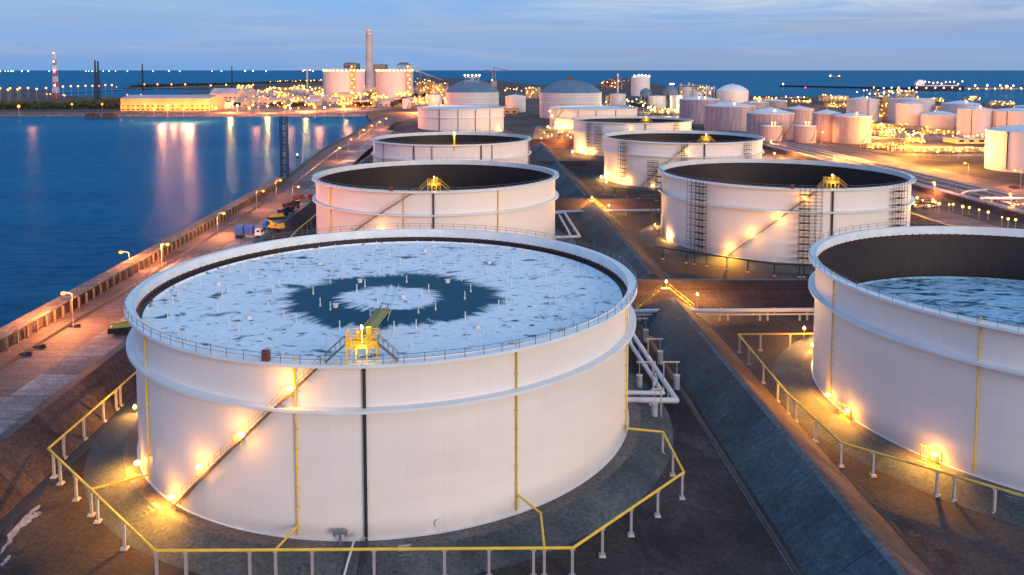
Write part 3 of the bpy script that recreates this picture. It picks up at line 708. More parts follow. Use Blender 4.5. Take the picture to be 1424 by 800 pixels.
fire_main('yellow main on grey posts circling the nearest tank', P1, posts, branches=[
    [onx(P1,2,383), tp(t1,a413,1.6)], [onx(P1,2,757), G(752,714,2), tp(t1,a718,2.6)], [onx(P1,1,126), tp(t1,a207,1.2)]])
P5 = [G(1300,462,2), G(1130,464,2), G(1027,465,2), G(1093,545,2), G(1170,616,2), G(1250,639,2), G(1424,690,2), G(1560,726,2)]
po5 = [onx(P5,2,x) for x in (1029,1042,1062,1082)]+[onx(P5,3,x) for x in (1096,1107,1135)]+[onx(P5,4,x) for x in (1166,1215)]+[onx(P5,5,x) for x in (1304,1328,1384)]+[onx(P5,1,x) for x in (1058,1099)]+[onx(P5,6,1450)]
fire_main('greenish yellow main on posts circling the near right tank', P5, po5, mat='yellowd')
P6 = [G(905,285,2), G(911,343,2), G(960,351,2), G(1040,362,2), G(1075,367,2), G(1180,371,2)]
po6 = [onx(P6,1,x) for x in (922,955)]+[onx(P6,2,x) for x in (966,983,1011)]+[P6[3]]+[onx(P6,4,x) for x in (1073+4,1112,1118)]
fire_main('dark main on dark posts in front of the scaffolded tank with stair lamps', P6, po6, mat='dark', pmat='dark', r=.2, pr=.13)
P7 = [G(822,240,2), G(834,259,2), G(870,263,2), G(905,267,2), G(960,270,2)]
po7 = [onx(P7,1,x) for x in (838,856)]+[onx(P7,2,x) for x in (872,888)]+[onx(P7,3,x) for x in (907,925)]
fire_main('dark main on posts below the second scaffolded tank', P7, po7, mat='dark', pmat='dark', r=.25, pr=.18)
P2 = [G(440,286,2), G(422,287,2), G(392,312,2)]
fire_main('yellow main on the quay side of the second left tank, upper run', P2, [P2[1]], r=.2)
P2b = [G(440,298,2), G(411,322,2), G(400,335,2)]
fire_main('yellow main on the quay side of the second left tank, lower run', P2b, [onx(P2b,0,x) for x in (432,427,420)], r=.24, pmat='yellowd')

# ------------------------------------------------------------------ white product pipes and sprung drums
def pipe_run(label, pts, r=.42, mat='pipe', name='product_pipe', sup=None, grp=None):
    o0 = Vector((pts[0][0], pts[0][1], GZ)); root = empty(name, o0, label, 'pipe', grp)
    m = MB(); m.tube([Vector(p)-o0 for p in pts], r, 12)
    for a, b in zip(pts, pts[1:]):
        a, b = Vector(a), Vector(b); L = (b-a).length; k = int(L/12)
        for i in range(1, k):
            p = a.lerp(b, i/k)-o0; d = (b-a).normalized()*.12; m.cyl(p-d, p+d, r*1.25, 12)
    m.build('pipe', mat, root); s = MB()
    for a, b in zip(pts, pts[1:]):
        a, b = Vector(a), Vector(b); L = (b-a).length; k = max(1, int(L/9))
        for i in range(k):
            p = a.lerp(b, (i+.5)/k)-o0; h = p.z
            if h > .3:
                s = MB(); s.box((0,0,(h-r)/2), (.35,.35,max(.1,h-r))); s.build('pipe_sleeper', 'cfoot', root, (p.x,p.y,0))
    return root
z = .2
pipe_run('upper white pipe loop beside the nearest tank', [G(874,431,z)+Vector((0,0,0)), G(881,467,z), G(941,557,z), (t1[0]+t1[2]-.2, G(941,557,z).y+.2, z)], .48)
pipe_run('lower white pipe loop beside the nearest tank', [G(872,440,z), G(877,479,z), G(922,547,z), (t1[0]+t1[2]-.2, G(922,547,z).y+.2, z)], .40)
zc = 4.1
pipe_run('long white pipe crossing over the dike towards the near right tank', [G(862,433,zc-3.5), G(930,432.5,zc-3.2), G(1150,431,zc-3.2), G(1300,431,zc-3.2)], .48)
pipe_run('thin pipe behind the long white crossing pipe', [G(862,438,0), G(1140,437,0)], .2)
pipe_run('white pipe crossing behind the second dike peak', [G(760,295,.6), G(850,293.5,.6), G(930,292,.6)], .5)
pipe_run('upper white pipe loop beside the second left tank', [G(770,297,.2), G(785,296,.2), G(806,329,.2), G(760,331,.2)], .45)
pipe_run('lower white pipe loop beside the second left tank', [G(778,300,.2), G(793,327,.2)], .4)
pipe_run('short white pipe above the third dike slope', [G(735,224.5,.5), G(770,225,.5)], .5)
for i, (px, py, sx, lab) in enumerate(((898,469,-1,'farthest'),(918,500,-1,'second farthest'),(941,535,-1,'right hand'),(889,535,1,'left hand'),(910,576,.25,'nearest and largest'))):
    g = G(px, py+8, GZ); root = empty('hanging_drum_stand', g, f'{lab} grey drum hung from a T shaped post by the white pipes', 'drum stand', 'drum stands beside the nearest tank')
    m = MB(); m.cyl((0,0,.5),(0,0,2.7),.52,16); m.cyl((0,0,2.7),(0,0,2.85),.6,16); m.cyl((0,0,.35),(0,0,.5),.6,16)
    for k in range(4): m.box((.45*math.cos(k*PI/2),.45*math.sin(k*PI/2),.2),(.1,.1,.45))
    m.build('drum', 'drum', root)
    m = MB(); m.cyl((0,0,2.8),(0,0,5.2),.06,6); q_ = sx if abs(sx) == 1 else .45; m.cyl((2.4*q_,0,0),(2.4*q_,0,5.2),.13,6); m.box((1.2*q_,0,5.25),(2.4*abs(q_)+1.0,.22,.22)); m.build('post', 'post', root)
m = MB(); m.tube([(0,0,0),(0,0,2.6),(.6,.3,3.6),(.2,.5,4.6)],.14); m.cyl((-.5,0,1.6),(.5,0,1.6),.3,10); m.cyl((0,0,2.6),(0,0,3.2),.26,8)
tag(m.build('control_valve','drum',loc=G(909,556,GZ)), 'grey control valve between the white pipe loops', 'valve')
# stair over the dike crossings, lit
def stile(label, p, dirx=1):
    root = empty('dike_stile', p, label, 'stairs', 'lit stiles over the dikes'); m = MB()
    for s in (-1, 1):
        for i in range(10): m.box((s*(1.0+i*.62),0,5.1-i*.5),(.5,1.1,.06))
        for y in (-.55,.55):
            m.cyl((s*.9,y,5.2),(s*7.0,y,.2),.09,4); m.cyl((s*.9,y,6.2),(s*7.0,y,1.2),.05,4)
            for i in range(5): t = i/4; m.cyl((s*(.9+6.1*t),y,5.2-5*t),(s*(.9+6.1*t),y,6.2-5*t),.045,4)
    m.box((0,0,5.2),(2,1.2,.1)); m.build('steps', 'yellowd', root); return root
LB = 6.0
def work_lamp(label, p, h, pw, r=.35, mat='amber', pmat='yellowd', grp='work lamps among the tanks'):
    root = empty('work_lamp', p, label, 'lamp', grp)
    m = MB(); m.cyl((0,0,0),(0,0,h),.08,6); m.build('pole', pmat, root)
    m = MB(); m.ball((0,0,h+r*.6),r); m.cyl((0,0,h+r*1.5),(0,0,h+r*1.9),r*.5,8); m.build('lamp_head', mat, root)
    plight(root, (0,-.2,h+r*2.6), pw*LB, r=.3); return root
stile('lit stile over the first dike peak beside the nearest tank', W(39.3,189,GZ)); stile('lit stile over the second dike peak', W(39.3,318,GZ))
work_lamp('lamp on the first lit stile at the dike peak', W(39.8,190.5,GZ+5), 1.2, 1800)
work_lamp('lamp right of the first lit stile', W(47,189,GZ+.0), 3.5, 2600)
work_lamp('lamp on the second lit stile at the dike peak', W(39.6,319,GZ+5), 1.2, 2200)
work_lamp('lamp right of the second lit stile', W(46,316,GZ), 3.5, 2600)
work_lamp('lamp on a pole beyond the corner of the greenish yellow main', G(1118,474), 2.5, 1500)
work_lamp('lamp low at the left edge of the near right tank', G(1129,496), 2.2, 900)
for i, (px, py, pw, lb) in enumerate(((929,340,1100,'second'),(968,351,1100,'third'),(911,320,900,'first'))):
    work_lamp(f'{lb} lamp from the left along the foot of the stair lamp tank', G(px,py), 1.6, pw, .45)
for i, (px, py, lb) in enumerate(((836,251,'farthest left'),(843,258,'left'),(866,260,'middle'),(893,261,'right'))):
    work_lamp(f'{lb} foot lamp of the second scaffolded tank', G(px,py+1), 1.8, 1500, .6)
for i, (px, py, lb) in enumerate(((796,216,'left'),(815,218.5,'middle'),(833,217,'right'))):
    work_lamp(f'{lb} foot lamp of the farthest open tank', G(px,py), 1.8, 1800, .8)
work_lamp('lamp at the left of the nearest tank lighting its pad', G(188,581), 1.6, 700)
work_lamp('lamp at the foot of the pale blue roof tank', G(627,196), 2, 600, .6)
for i, (px, py, lb) in enumerate(((762,180,'first'),(771,186,'second'),(780,187,'third'),(757,190,'fourth'),(768,192,'fifth'))):
    work_lamp(f'{lb} lamp of the lit yard beside the tank with a lit left edge', G(px,py+2), 3, 2200, 1.0)

# ------------------------------------------------------------------ sea wall with buttresses
root = empty('sea_wall', W(-95,80,3.5), 'long low parapet wall with dark bays between water and quay road', 'wall'); o0 = Vector(root.location)
m = MB(); vv = [50+i*20 for i in range(17)]
for a, b in zip(vv, vv[1:]):
    p = [W(-95.6,a,0,1)-o0, W(-95.0,a,0,1)-o0, W(-95.6,b,0,1)-o0, W(-95.0,b,0,1)-o0]; z0, z1 = 3.5-o0.z, 6.0-o0.z
    vs = [Vector((q.x,q.y,z0)) for q in p]+[Vector((q.x,q.y,z1)) for q in p]
    m.add(vs, [(4,5,7,6),(1,3,7,5),(0,4,6,2),(0,1,5,4),(2,6,7,3)])
m.build('wall', 'dike_d', root); m = MB()
for a, b in zip(vv, vv[1:]):
    p = [W(-98.3,a,0,1)-o0, W(-94.6,a,0,1)-o0, W(-98.3,b,0,1)-o0, W(-94.6,b,0,1)-o0]; z0, z1 = 6.0-o0.z, 6.3-o0.z
    vs = [Vector((q.x,q.y,z0)) for q in p]+[Vector((q.x,q.y,z1)) for q in p]
    m.add(vs, [(4,5,7,6),(1,3,7,5),(0,4,6,2),(0,1,5,4),(2,6,7,3)])
m.build('coping', 'rock', root)
m = MB(); m.box((0,0,1.22),(.45,.32,2.44)); first = None
for i in range(90):
    v = 62+i*3.4
    if first is None: o = first = m.build('buttress', 'rock', root)
    else: o = first.copy(); C.objects.link(o)
    o.parent = root; o.location = W(-94.5, v, 3.5, 1)-o0
# debris lying in the gutter by the kerb
m = MB(); m.box((0,0,.15),(2.4,.35,.3)); m.box((.6,.1,.4),(.9,.3,.3)); m.cyl((-1.2,0,.3),(.8,.2,.6),.08,5)
first = None
for i, (px, py, lb) in enumerate(((36,494,'beside the verge lamp post nearest the frame corner'),(55,484,'on the road past the first verge scrap'),(104,455,'at the kerb below the first lamp post'),(345,297,'on the verge, reddish, near the blue truck'),(356,290,'on the verge beside the reddish scrap'))):
    o = m.build('scrap_pile', 'rust' if i > 2 else 'black'); o.location = G(px,py,3.52); tag(o, 'small heap of scrap '+lb, 'scrap')

# ------------------------------------------------------------------ street lamps
def street_lamp(label, foot, head, pw, hr=.55, grp='lamps along the quay road', mat='orange'):
    pw *= .8
    root = empty('street_lamp', foot, label, 'street lamp', grp); h = head-foot
    m = MB(); top = Vector((0,0,h.z)); m.cyl((0,0,0), top, .09, 6, r2=.06); m.cyl((0,0,0),(0,0,.6),.2,6); m.build('pole', 'post', root)
    m = MB(); m.cyl(top, Vector((h.x,h.y,h.z+.25)), .045, 5); m.build('arm', 'post', root)
    m = MB(); m.ball((h.x,h.y,h.z), hr, zs=.7); m.build('lamp_head', mat, root)
    plight(root, (h.x,h.y,h.z-hr*.9-.3), pw*4.5, (1,.30,.07), .35); return root
def slamp(label, fx, fy, hx, hy, pw, fz=3.5, **k):
    f = G(fx, fy, fz); zh = ZAT(hy, f.y); hd = Vector(((hx-712)*(f.y*CP-(zh-H)*SP)/F, f.y, zh)); return street_lamp(label, f, hd, pw, **k)
slamp('nearest quay lamp, glowing over the water at the frame side', 102,456,88,408,9000)
slamp('quay lamp glowing over the water beyond the first one', 180,373,168,351,8000)
slamp('quay lamp level with the left rim of the nearest tank', 225,371,233,340,7000)
slamp('quay lamp between the nearest rim and the blue truck', 303,328,311,297,5000)
slamp('quay lamp left of the red scrap on the verge', 357,291,366,266,2200)
slamp('left of the pair of quay lamps in front of the lattice mast', 384,272,390,251,1500)
slamp('right of the pair of quay lamps in front of the lattice mast', 407,284,415,260,1000)
slamp('quay lamp left of the third tank on the bend', 468,224,472,206,5000, hr=.9)
slamp('small quay lamp near the seaward bend', 484,211,488,194,2000, hr=.6)
slamp('quay lamp beside the white pale roof tank, left of two', 500,193,506,181,3500, hr=.8)
slamp('quay lamp beside the white pale roof tank, right of two', 512,188,517,175,3500, hr=.8)
slamp('distant quay lamp before the plant, lower', 524,180,528,169.5,4500, hr=.9)
slamp('distant quay lamp before the plant, upper', 533,177,537,165,4500, hr=.9)
EG = 'lamps along the roads east of the tanks'
for i, (fx,fy,hx,hy,lb) in enumerate(((1346,248,1342,227,'orange road lamp by the grass field'),(1419,262,1411,237,'bright lamp at the foot of the white corner tank'),(1299,272,1299,254,'orange lamp over the pipe corridor beside the open tank'),(1405,288,1405,270,'orange lamp over the pipe corridor near the frame edge'),(1143,198,1144,184,'tall lamp in front of the lavender ribbed tank'),(1077,222,1077,213,'low orange lamp beside the open tank rim'),(1161,226,1161,218,'low orange lamp behind the open tank rim'),(1191,200,1191,191,'lamp at the foot of the largest ribbed tank'),(1072,203,1072,196,'orange lamp before the small ribbed tank'))):
    slamp(lb, fx, fy, hx, hy, 5000, fz=GZ, hr=.8, grp=EG)

# lattice mast on the quay
def lattice(label, base, h, w0, w1, mats, name='lattice_mast', bands=0, seg=12, cat='mast', r=.14, grp=None, br=.6):
    root = empty(name, base, label, cat, grp); m = MB(); m2 = MB()
    for i in range(seg):
        t0, t1_ = i/seg, (i+1)/seg; a = w0+(w1-w0)*t0; b = w0+(w1-w0)*t1_; mm = m if (not bands or (i*bands//seg) % 2 == 0) else m2
        c0 = [(sx*a/2, sy*a/2, h*t0) for sx, sy in ((-1,-1),(1,-1),(1,1),(-1,1))]; c1 = [(sx*b/2, sy*b/2, h*t1_) for sx, sy in ((-1,-1),(1,-1),(1,1),(-1,1))]
        for j in range(4):
            k = (j+1) % 4; mm.cyl(c0[j], c1[j], r, 4); mm.cyl(c0[j], c1[k], r*br, 4); mm.cyl(c0[k], c1[j], r*br, 4); mm.cyl(c1[j], c1[k], r*.7, 4)
    m.build('frame', mats[0], root)
    if bands: m2.build('painted_bands', mats[1], root)['kind'] = 'stuff'
    return root
b = G(396,248,3.3); lattice('dark lattice mast standing on the quay in front of the water', b, ZAT(163,b.y)-3.3, 3.0, 3.0, ['dark'], seg=9, r=.26, br=.2)

# ------------------------------------------------------------------ vehicles on the quay
def truck(label, p, rz, body='blue', cabm='cab', s=1.0, kind='tank'):
    root = empty('parked_truck', p, label, 'truck', 'vehicles parked on the quay', rz)
    m = MB(); m.box((0,0,.95),(8.6*s,.9,.25)); m.build('chassis', 'steel', root)
    m = MB()
    if kind == 'tank':
        for x in (-2.6,.4): m.box((x,0,2.55),(2.6,2.5,2.6)); m.box((x,0,3.95),(2.3,2.1,.2)); [m.box((x+dx,-1.3,2.5),(.15,.12,2.6)) for dx in (-1.1,0,1.1)]
    else:
        m.box((-1.2,0,1.5),(5.6*s,2.4,.5)); m.box((-3.4,0,2.2),(.3,2.4,1.0)); m.cyl((-2.8,0,1.9),(2.4,.2,3.2),.28,6); m.box((-.2,.5,2.2),(2.0,1.1,1.0))
    m.build('body', body, root)
    m = MB(); m.box((3.3*s,0,2.0),(1.9,2.4,1.9),0,0,.93); m.box((3.9*s,0,1.3),(1.0,2.3,.7)); c = m.build('cab', cabm, root)
    m = MB(); m.box((4.15*s+.08,0,2.3),(.1,1.9,.8)); m.box((3.4*s,-1.2,2.35),(.9,.06,.6)); m.build('window', 'glass', c)
    w = MB(); w.cyl((0,-.17,0),(0,.17,0),.52,14); w.cyl((0,-.2,0),(0,.2,0),.25,10); first = None
    for x in (-3.2*s,-2.0*s,3.3*s):
        for y in (-1.05,1.05):
            if first is None: o = first = w.build('wheel', 'tyre', root)
            else: o = first.copy(); C.objects.link(o)
            o.parent = root; o.location = (x,y,.52)
    return root
truck('blue two box tank truck with white cab', G(350,331,3.5)+Vector((-1,0,0)), .0, 'blue', 'cab')
truck('yellow machine truck behind the blue truck', G(366,325,3.5)+Vector((2,5,0)), 2.6, 'yellowd', 'blue', kind='flat')
truck('dark red flatbed truck parked beside the second left tank', G(420,280,3.5), .12, 'red', 'red', kind='flat')
truck('dark red truck in front of the red flatbed', G(405,291,3.5), 1.1, 'red', 'hull', .8, kind='flat')
truck('dark small truck at the end of the parked line', G(398,300,3.5), 1.2, 'hull', 'hull', .7, kind='flat')
def boatpile(label, p, rz):
    root = empty('covered_load', p, label, 'load', None, rz); m = MB()
    m.box((0,0,.5),(6,2.6,1.0)); m.build('base', 'wood', root); m = MB(); m.box((0,0,1.3),(5.6,2.2,.7),0,0,.7); m.cyl((-2.5,-.5,1.7),(2.5,.4,1.9),.2,6); m.cyl((-2.5,.5,1.7),(2.5,.8,1.8),.16,6); m.build('pipes', 'yellowd', root)
boatpile('yellow covered load lying beside the dark parked trucks', G(385,305,3.5), .5)
boatpile('yellow pipe load beside the left rim of the nearest tank', G(174,460,4), .35)
m = MB(); m.box((0,0,.7),(4.4,1.8,.8)); m.box((-.2,0,1.3),(2.3,1.6,.6),0,0,.85)
for x in (-1.4,1.4):
    for y in (-.9,.9): m.cyl((x,y-.1,.35),(x,y+.1,.35),.35,10)
tag(m.build('parked_car', 'red', loc=G(1411,262)), 'small dark red car on the east road near the corner tank', 'car')

# ------------------------------------------------------------------ pipe corridor east of the basin
for i, (u, mat, r_) in enumerate(((210,'pipe',.35),(212,'pipe',.5),(214,'steel',.35),(217,'steel',.5),(220,'pipe',.3),(222.5,'steel',.5),(226,'steel',.5),(229,'pipe',.35),(232,'steel',.5),(235,'pipe',.5))):
    root = empty('corridor_pipe', W(u,250,GZ), ['pale','thick pale','grey','pale','slim pale','thick grey','wide pale','narrow pale','broad grey','outermost pale'][i]+' pipe of the corridor beside the east road, '+['first','second','third','fourth','fifth','sixth','seventh','eighth','ninth','tenth'][i]+' from the tanks', 'pipe', 'parallel pipes in the corridor'); o0 = Vector(root.location)
    m = MB(); r_ *= .62; m.cyl(W(u,250,0)-o0, W(u,740,0)-o0, r_, 8)
    m.build('pipe', mat, root); m = MB()
    for v in range(255, 700, 15): m.box(W(u,v,GZ+.55)-o0, (.5,.4,1.1))
    m.build('sleepers', 'cfoot', root)['kind'] = 'stuff'
pipe_run('looped pipe bridging the corridor', [G(1336,270,1.0), G(1345,266,1.0), G(1372,264,1.0)], .45)
pipe_run('pale pipe crossing the corridor near the frame edge', [G(1362,275.5,1.5), G(1500,276,1.5)], .5)
prism('corridor_kerb', [(204,GZ),(205,.6),(206.5,.6),(208,GZ)], 230, 640, ['dike_r','road','dike_d'])
prism('corridor_kerb', [(238,GZ),(238.6,-.6),(239.4,-.6),(240,GZ)], 230, 640, ['dike_d'])
# ------------------------------------------------------------------ many small lamps (each a thing; meshes shared)
_lm = {}
def small_lamp(px, py, h, r, mat, label, grp, name='light_pole', gz=GZ, pm='post'):
    g = G(px, py, gz+h); k = (round(h,1), round(r,2), mat, pm)
    if k not in _lm:
        m = MB(); m.cyl((0,0,0),(0,0,h),max(.08,r*.1),5,1); m.ball((0,0,h),r*(1.1 if mat != 'orange' else .8),0,8,5); o = m.build(name, [mat,pm]); _lm[k] = o; o.location = (g.x,g.y,gz)
    else: o = _lm[k].copy(); C.objects.link(o); o.location = (g.x,g.y,gz)
    return tag(o, label, 'lamp', grp)
q = 0
for x, y in ((0,123),(11,125),(14,123),(24.5,124.5),(27.5,122.5),(39,122.5),(51,124),(64,122.5),(87.5,120.5),(98.5,120),(108.5,120),(119,119.5),(128.5,119.5),(138,119.5),(146.5,118.5),(155.5,118.5)):
    small_lamp(x, y, 22, 2.6, 'orange', 'orange lamp in the row behind the red and white tower', 'row of lamps along the causeway')
for x, y in ((200.5,117.5),(219,117.5),(238.5,117.5),(257.5,117.5),(293,119),(314.5,118),(352,118)):
    small_lamp(x, y, 14, 3.2, 'orange', 'orange lamp on the dark spit beyond the inlet', 'lamps on the dark spit')
for x, y in ((65,131),(70,131),(88,132),(90,133),(177,132),(196,132),(100,145),(142,145),(162,121)):
    small_lamp(x, y, 8, 1.7, 'amberd', 'dim lamp on the dark shore left of the lit shed', 'dim lamps on the left shore')
small_lamp(26,148,12,2.4,'orange','single orange lamp on the quay at the far left','lamps on the far quay')
for x in (396.5,437.5,478): small_lamp(x,149,14,2.9,'orange','large amber lamp on the far quay above its reflection','lamps on the far quay')
for x in (214,233,255): small_lamp(x,152,10,2.3,'orange','large amber lamp in front of the long lit shed','lamps before the lit shed')
for x, y in ((193,142),(206,141),(213,142),(225,141),(231,142),(233,147),(241,140),(252,140),(256,140),(270,137),(274,138),(280,137),(287,137),(292,143),(285,134)):
    small_lamp(x, y, 11, 1.6+random.random()*.8, 'amberf', 'bright lamp against the long lit shed', 'lamps of the lit shed')
def field(n, pts, dy, h, r, mats, label, grp, rvar=.4):
    tot = 0
    for i in range(n):
        t = (i+random.random())/n*(len(pts)-1); k = min(int(t), len(pts)-2); f = t-k
        x = pts[k][0]*(1-f)+pts[k+1][0]*f; y = pts[k][1]*(1-f)+pts[k+1][1]*f+random.uniform(-dy, dy)
        small_lamp(x+random.uniform(-1,1), y, random.choice(h), r*random.choice((.6,.8,1,1,1.25)), random.choice(mats), label, grp)
field(26, [(292,147),(400,147),(520,146)], 4.5, (6,9), 1.25, ['amberf','amberf','amberd','whitel'], 'small lamp of the waterfront plant above the far quay', 'waterfront plant lamps')
field(34, [(340,134),(460,133),(600,128)], 7, (8,12), 1.4, ['amberf','amberf','amberd'], 'small lamp among the plant buildings below the storage domes', 'plant lamps')
field(24, [(415,123),(460,124),(520,131)], 3, (10,14), 1.6, ['amberf'], 'small lamp in the row at the foot of the left gas tank', 'gas tank foot lamps')
field(16, [(375,113.5),(450,111.5)], .6, (10,), 2.0, ['amberd','amberf'], 'lamp in the line along the distant pier left of the gas tanks', 'pier lamps')
field(26, [(575,108),(600,120),(625,135),(600,150)], 7, (8,14), 1.5, ['amberf','amberf','whitel'], 'lamp in the lit works right of the gas tanks', 'lamps right of the gas tanks')
field(12, [(698,126),(750,124)], 3, (8,12), 1.3, ['amberf','whitel'], 'lamp between the two blue domed tanks', 'lamps between the domes')
field(10, [(835,112),(880,113)], 3, (8,), 1.6, ['amberd','orange'], 'reddish lamp on the works right of the second dome', 'reddish works lamps')
field(30, [(842,135),(900,142),(930,150),(990,150)], 8, (6,10), .95, ['whitel','whitel','amberf'], 'whitish lamp among the process plant beyond the right row', 'process plant lamps')
for i in range(6): small_lamp(872+i*7.5, 139+i*2.6, 8, 1.2, 'whitel', 'pale lamp in the straight row running past the white silo', 'straight row of pale lamps')
field(16, [(1040,135),(1185,137)], 2.5, (8,), 1.2, ['amberf','whitel','amberd'], 'lamp along the shore behind the lavender tanks', 'shore lamps')
field(20, [(1144,133),(1178,137)], 1.6, (8,), .9, ['amberf'], 'lamp of the dense lit block on the shore', 'dense block lamps')
field(36, [(1205,171),(1240,180),(1285,190)], 4.5, (4,7), .62, ['amberf','amber'], 'lamp in the bright yard below the pink tanks', 'bright yard lamps')
field(16, [(1285,184),(1380,188)], 4, (4,6), .6, ['amberf'], 'lamp in the yard below the rightmost pink tanks', 'lower yard lamps')
field(18, [(1270,209),(1375,208)], 2.5, (4,6), .6, ['amberf'], 'lamp in the low row before the corner tank', 'low row lamps')
field(14, [(1272,274),(1330,286),(1424,310)], 2.5, (3,4), .42, ['amberf'], 'lamp in the strip beside the pipe corridor', 'corridor strip lamps')
field(10, [(1190,128),(1250,124)], 5, (12,20), 1.3, ['amberf','whitel'], 'lamp on the lit process block by the shore', 'process block lamps')

# ------------------------------------------------------------------ medium and far tanks
def dist_w(l, r, by):
    Df = G(712, by, 0).y; w = (r-l)/F/2; R = w*Df/(1-w); return R, Df+R, ((l+r)/2-712)/F*(Df+R+4)
def cone_tank(label, l, r, eave, by, apex, skin='lav', roofm='roofw', grp='cone roofed tanks', bands=(), lamp=0, pipe=None, name='cone_roof_tank', cat='storage tank'):
    R, Y, X = dist_w(l, r, by); h = ZAT(eave, Y); ha = ZAT(apex, Y)
    if ha < h: ha = h+R*.12
    root = empty(name, (X,Y,0), label, cat, grp); n = 64
    m = MB(); m.ring([(R,GZ),(R,h)], n); m.build('shell', skin, root)
    m = MB(); m.ring([(R+.25,h-.3),(R+.25,h+.05),(R*.55,h+(ha-h)*.5),(R*.05,ha)], n); m.disc(R*.05,ha,n)
    rf = m.build('roof', roofm, root)
    m = MB(); N_ = 36
    for i in range(N_): a = 2*PI*i/N_; m.cyl(pol(R,a,h),pol(R,a,h+1.1),.06,4); m.cyl(pol(R,a,h+1.1),pol(R,2*PI*(i+1)/N_,h+1.1),.05,4)
    m.build('roof_rail', 'rail', rf); m = MB(); m.box((0,0,ha+.5),(1.6,1.6,1.1)); m.build('roof_hatch', 'rail', rf)
    for bz in bands:
        m = MB(); m.ring([(R+.01,h*bz+.2),(R+.3,h*bz+.2),(R+.3,h*bz-.2),(R+.01,h*bz-.2)], n); m.build('stiffener', 'rim', root)
    if pipe:
        a = ang((X,Y,R), pipe); m = MB(); m.cyl(pol(R+.3,a,0),pol(R+.3,a,h),.3,6); m.build('drain_pipe','black',root)
    m = MB(); a0 = -PI/2+.2
    for i in range(50):
        t = i/50; m.box(pol(R+.5,a0+t*1.1,.3+h*t),(.9,.6,.12),0,a0+t*1.1)
    m.build('spiral_stair', 'rail', root)
    for k in range(lamp):
        a = -PI/2+(k-(lamp-1)/2)*.5
        m = MB(); m.ball((0,0,0),.75,0,8,5); m.cyl((0,0,-2),(0,0,0),.1,4); o = m.build('roof_lamp','amberf',root); o.location = pol(R*.6,a,h+2.6)
    return root, (X,Y,R), h
ct = cone_tank
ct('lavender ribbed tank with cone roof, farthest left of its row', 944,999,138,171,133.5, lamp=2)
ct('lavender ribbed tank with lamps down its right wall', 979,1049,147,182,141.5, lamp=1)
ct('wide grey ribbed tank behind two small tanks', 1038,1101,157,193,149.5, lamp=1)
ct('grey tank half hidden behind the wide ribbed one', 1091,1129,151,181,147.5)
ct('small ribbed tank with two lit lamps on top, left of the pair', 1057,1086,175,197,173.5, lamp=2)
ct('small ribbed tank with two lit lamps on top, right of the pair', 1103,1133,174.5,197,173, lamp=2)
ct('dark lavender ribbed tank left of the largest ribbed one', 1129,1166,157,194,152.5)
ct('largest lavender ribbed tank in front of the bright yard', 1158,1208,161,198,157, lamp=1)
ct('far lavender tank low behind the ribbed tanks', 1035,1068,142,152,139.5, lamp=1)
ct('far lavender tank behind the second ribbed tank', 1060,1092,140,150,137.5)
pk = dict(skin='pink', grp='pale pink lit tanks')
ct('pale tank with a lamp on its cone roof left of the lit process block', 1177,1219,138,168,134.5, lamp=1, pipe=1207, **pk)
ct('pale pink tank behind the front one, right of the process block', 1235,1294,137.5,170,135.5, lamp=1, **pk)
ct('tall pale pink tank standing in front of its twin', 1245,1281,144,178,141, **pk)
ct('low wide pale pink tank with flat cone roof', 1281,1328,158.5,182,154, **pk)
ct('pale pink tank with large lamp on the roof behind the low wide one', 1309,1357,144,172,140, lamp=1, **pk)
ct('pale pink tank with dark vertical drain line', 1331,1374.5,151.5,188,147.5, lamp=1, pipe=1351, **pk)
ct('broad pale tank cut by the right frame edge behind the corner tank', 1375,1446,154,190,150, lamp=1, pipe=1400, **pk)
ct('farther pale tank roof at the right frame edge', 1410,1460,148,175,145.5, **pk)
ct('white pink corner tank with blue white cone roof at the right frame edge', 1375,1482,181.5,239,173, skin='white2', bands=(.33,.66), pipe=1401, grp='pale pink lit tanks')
def dome_tank(label, l, r, eave, by, apex, skin='silver', domem='dome', bands=(.8,), domef=1.0, rail=True, name='dome_tank', top=None, grp='dome roofed tanks'):
    R, Y, X = dist_w(l, r, by); h = ZAT(eave, Y); ha = ZAT(apex, Y)
    root = empty(name, (X,Y,0), label, 'storage tank', grp); n = 72
    m = MB(); m.ring([(R,GZ),(R,h)], n); m.build('shell', skin, root)
    Rd = R*domef; s = ha-h; k = 9; vs = []; rc = (Rd*Rd+s*s)/(2*s); m = MB(); al = math.asin(min(1, Rd/rc)); prof = []
    for i in range(k+1): t = al*(1-i/k); prof.append((max(.01, rc*math.sin(t)), h+rc*math.cos(t)-(rc-s)))
    V = []
    for (rr, zz) in prof:
        for i in range(n): V.append(pol(rr, 2*PI*i/n, zz))
    m.add(V, [(j*n+i, j*n+(i+1) % n, (j+1)*n+(i+1) % n, (j+1)*n+i) for j in range(k) for i in range(n)], 0, True)
    for i in range(24):
        a = 2*PI*i/24
        for (r0,z0),(r1_,z1) in zip(prof, prof[1:]): m.cyl(pol(r0,a,z0+.1),pol(r1_,a,z1+.1),.18,4)
    if Rd < R: m.ring([(R,h),(Rd,h)], n)
    rf = m.build('dome_roof', domem, root)
    m = MB(); m.cyl((0,0,ha-.3),(0,0,ha+1.2),R*.05,12); m.build('vent', 'rim', rf)
    for bz in bands: m = MB(); m.ring([(R+.01,h*bz+.25),(R+.45,h*bz+.25),(R+.45,h*bz-.25),(R+.01,h*bz-.25)], n); m.build('stiffener', 'rim', root)
    if top: top(root, R, h, ha)
    return root, (X,Y,R), h
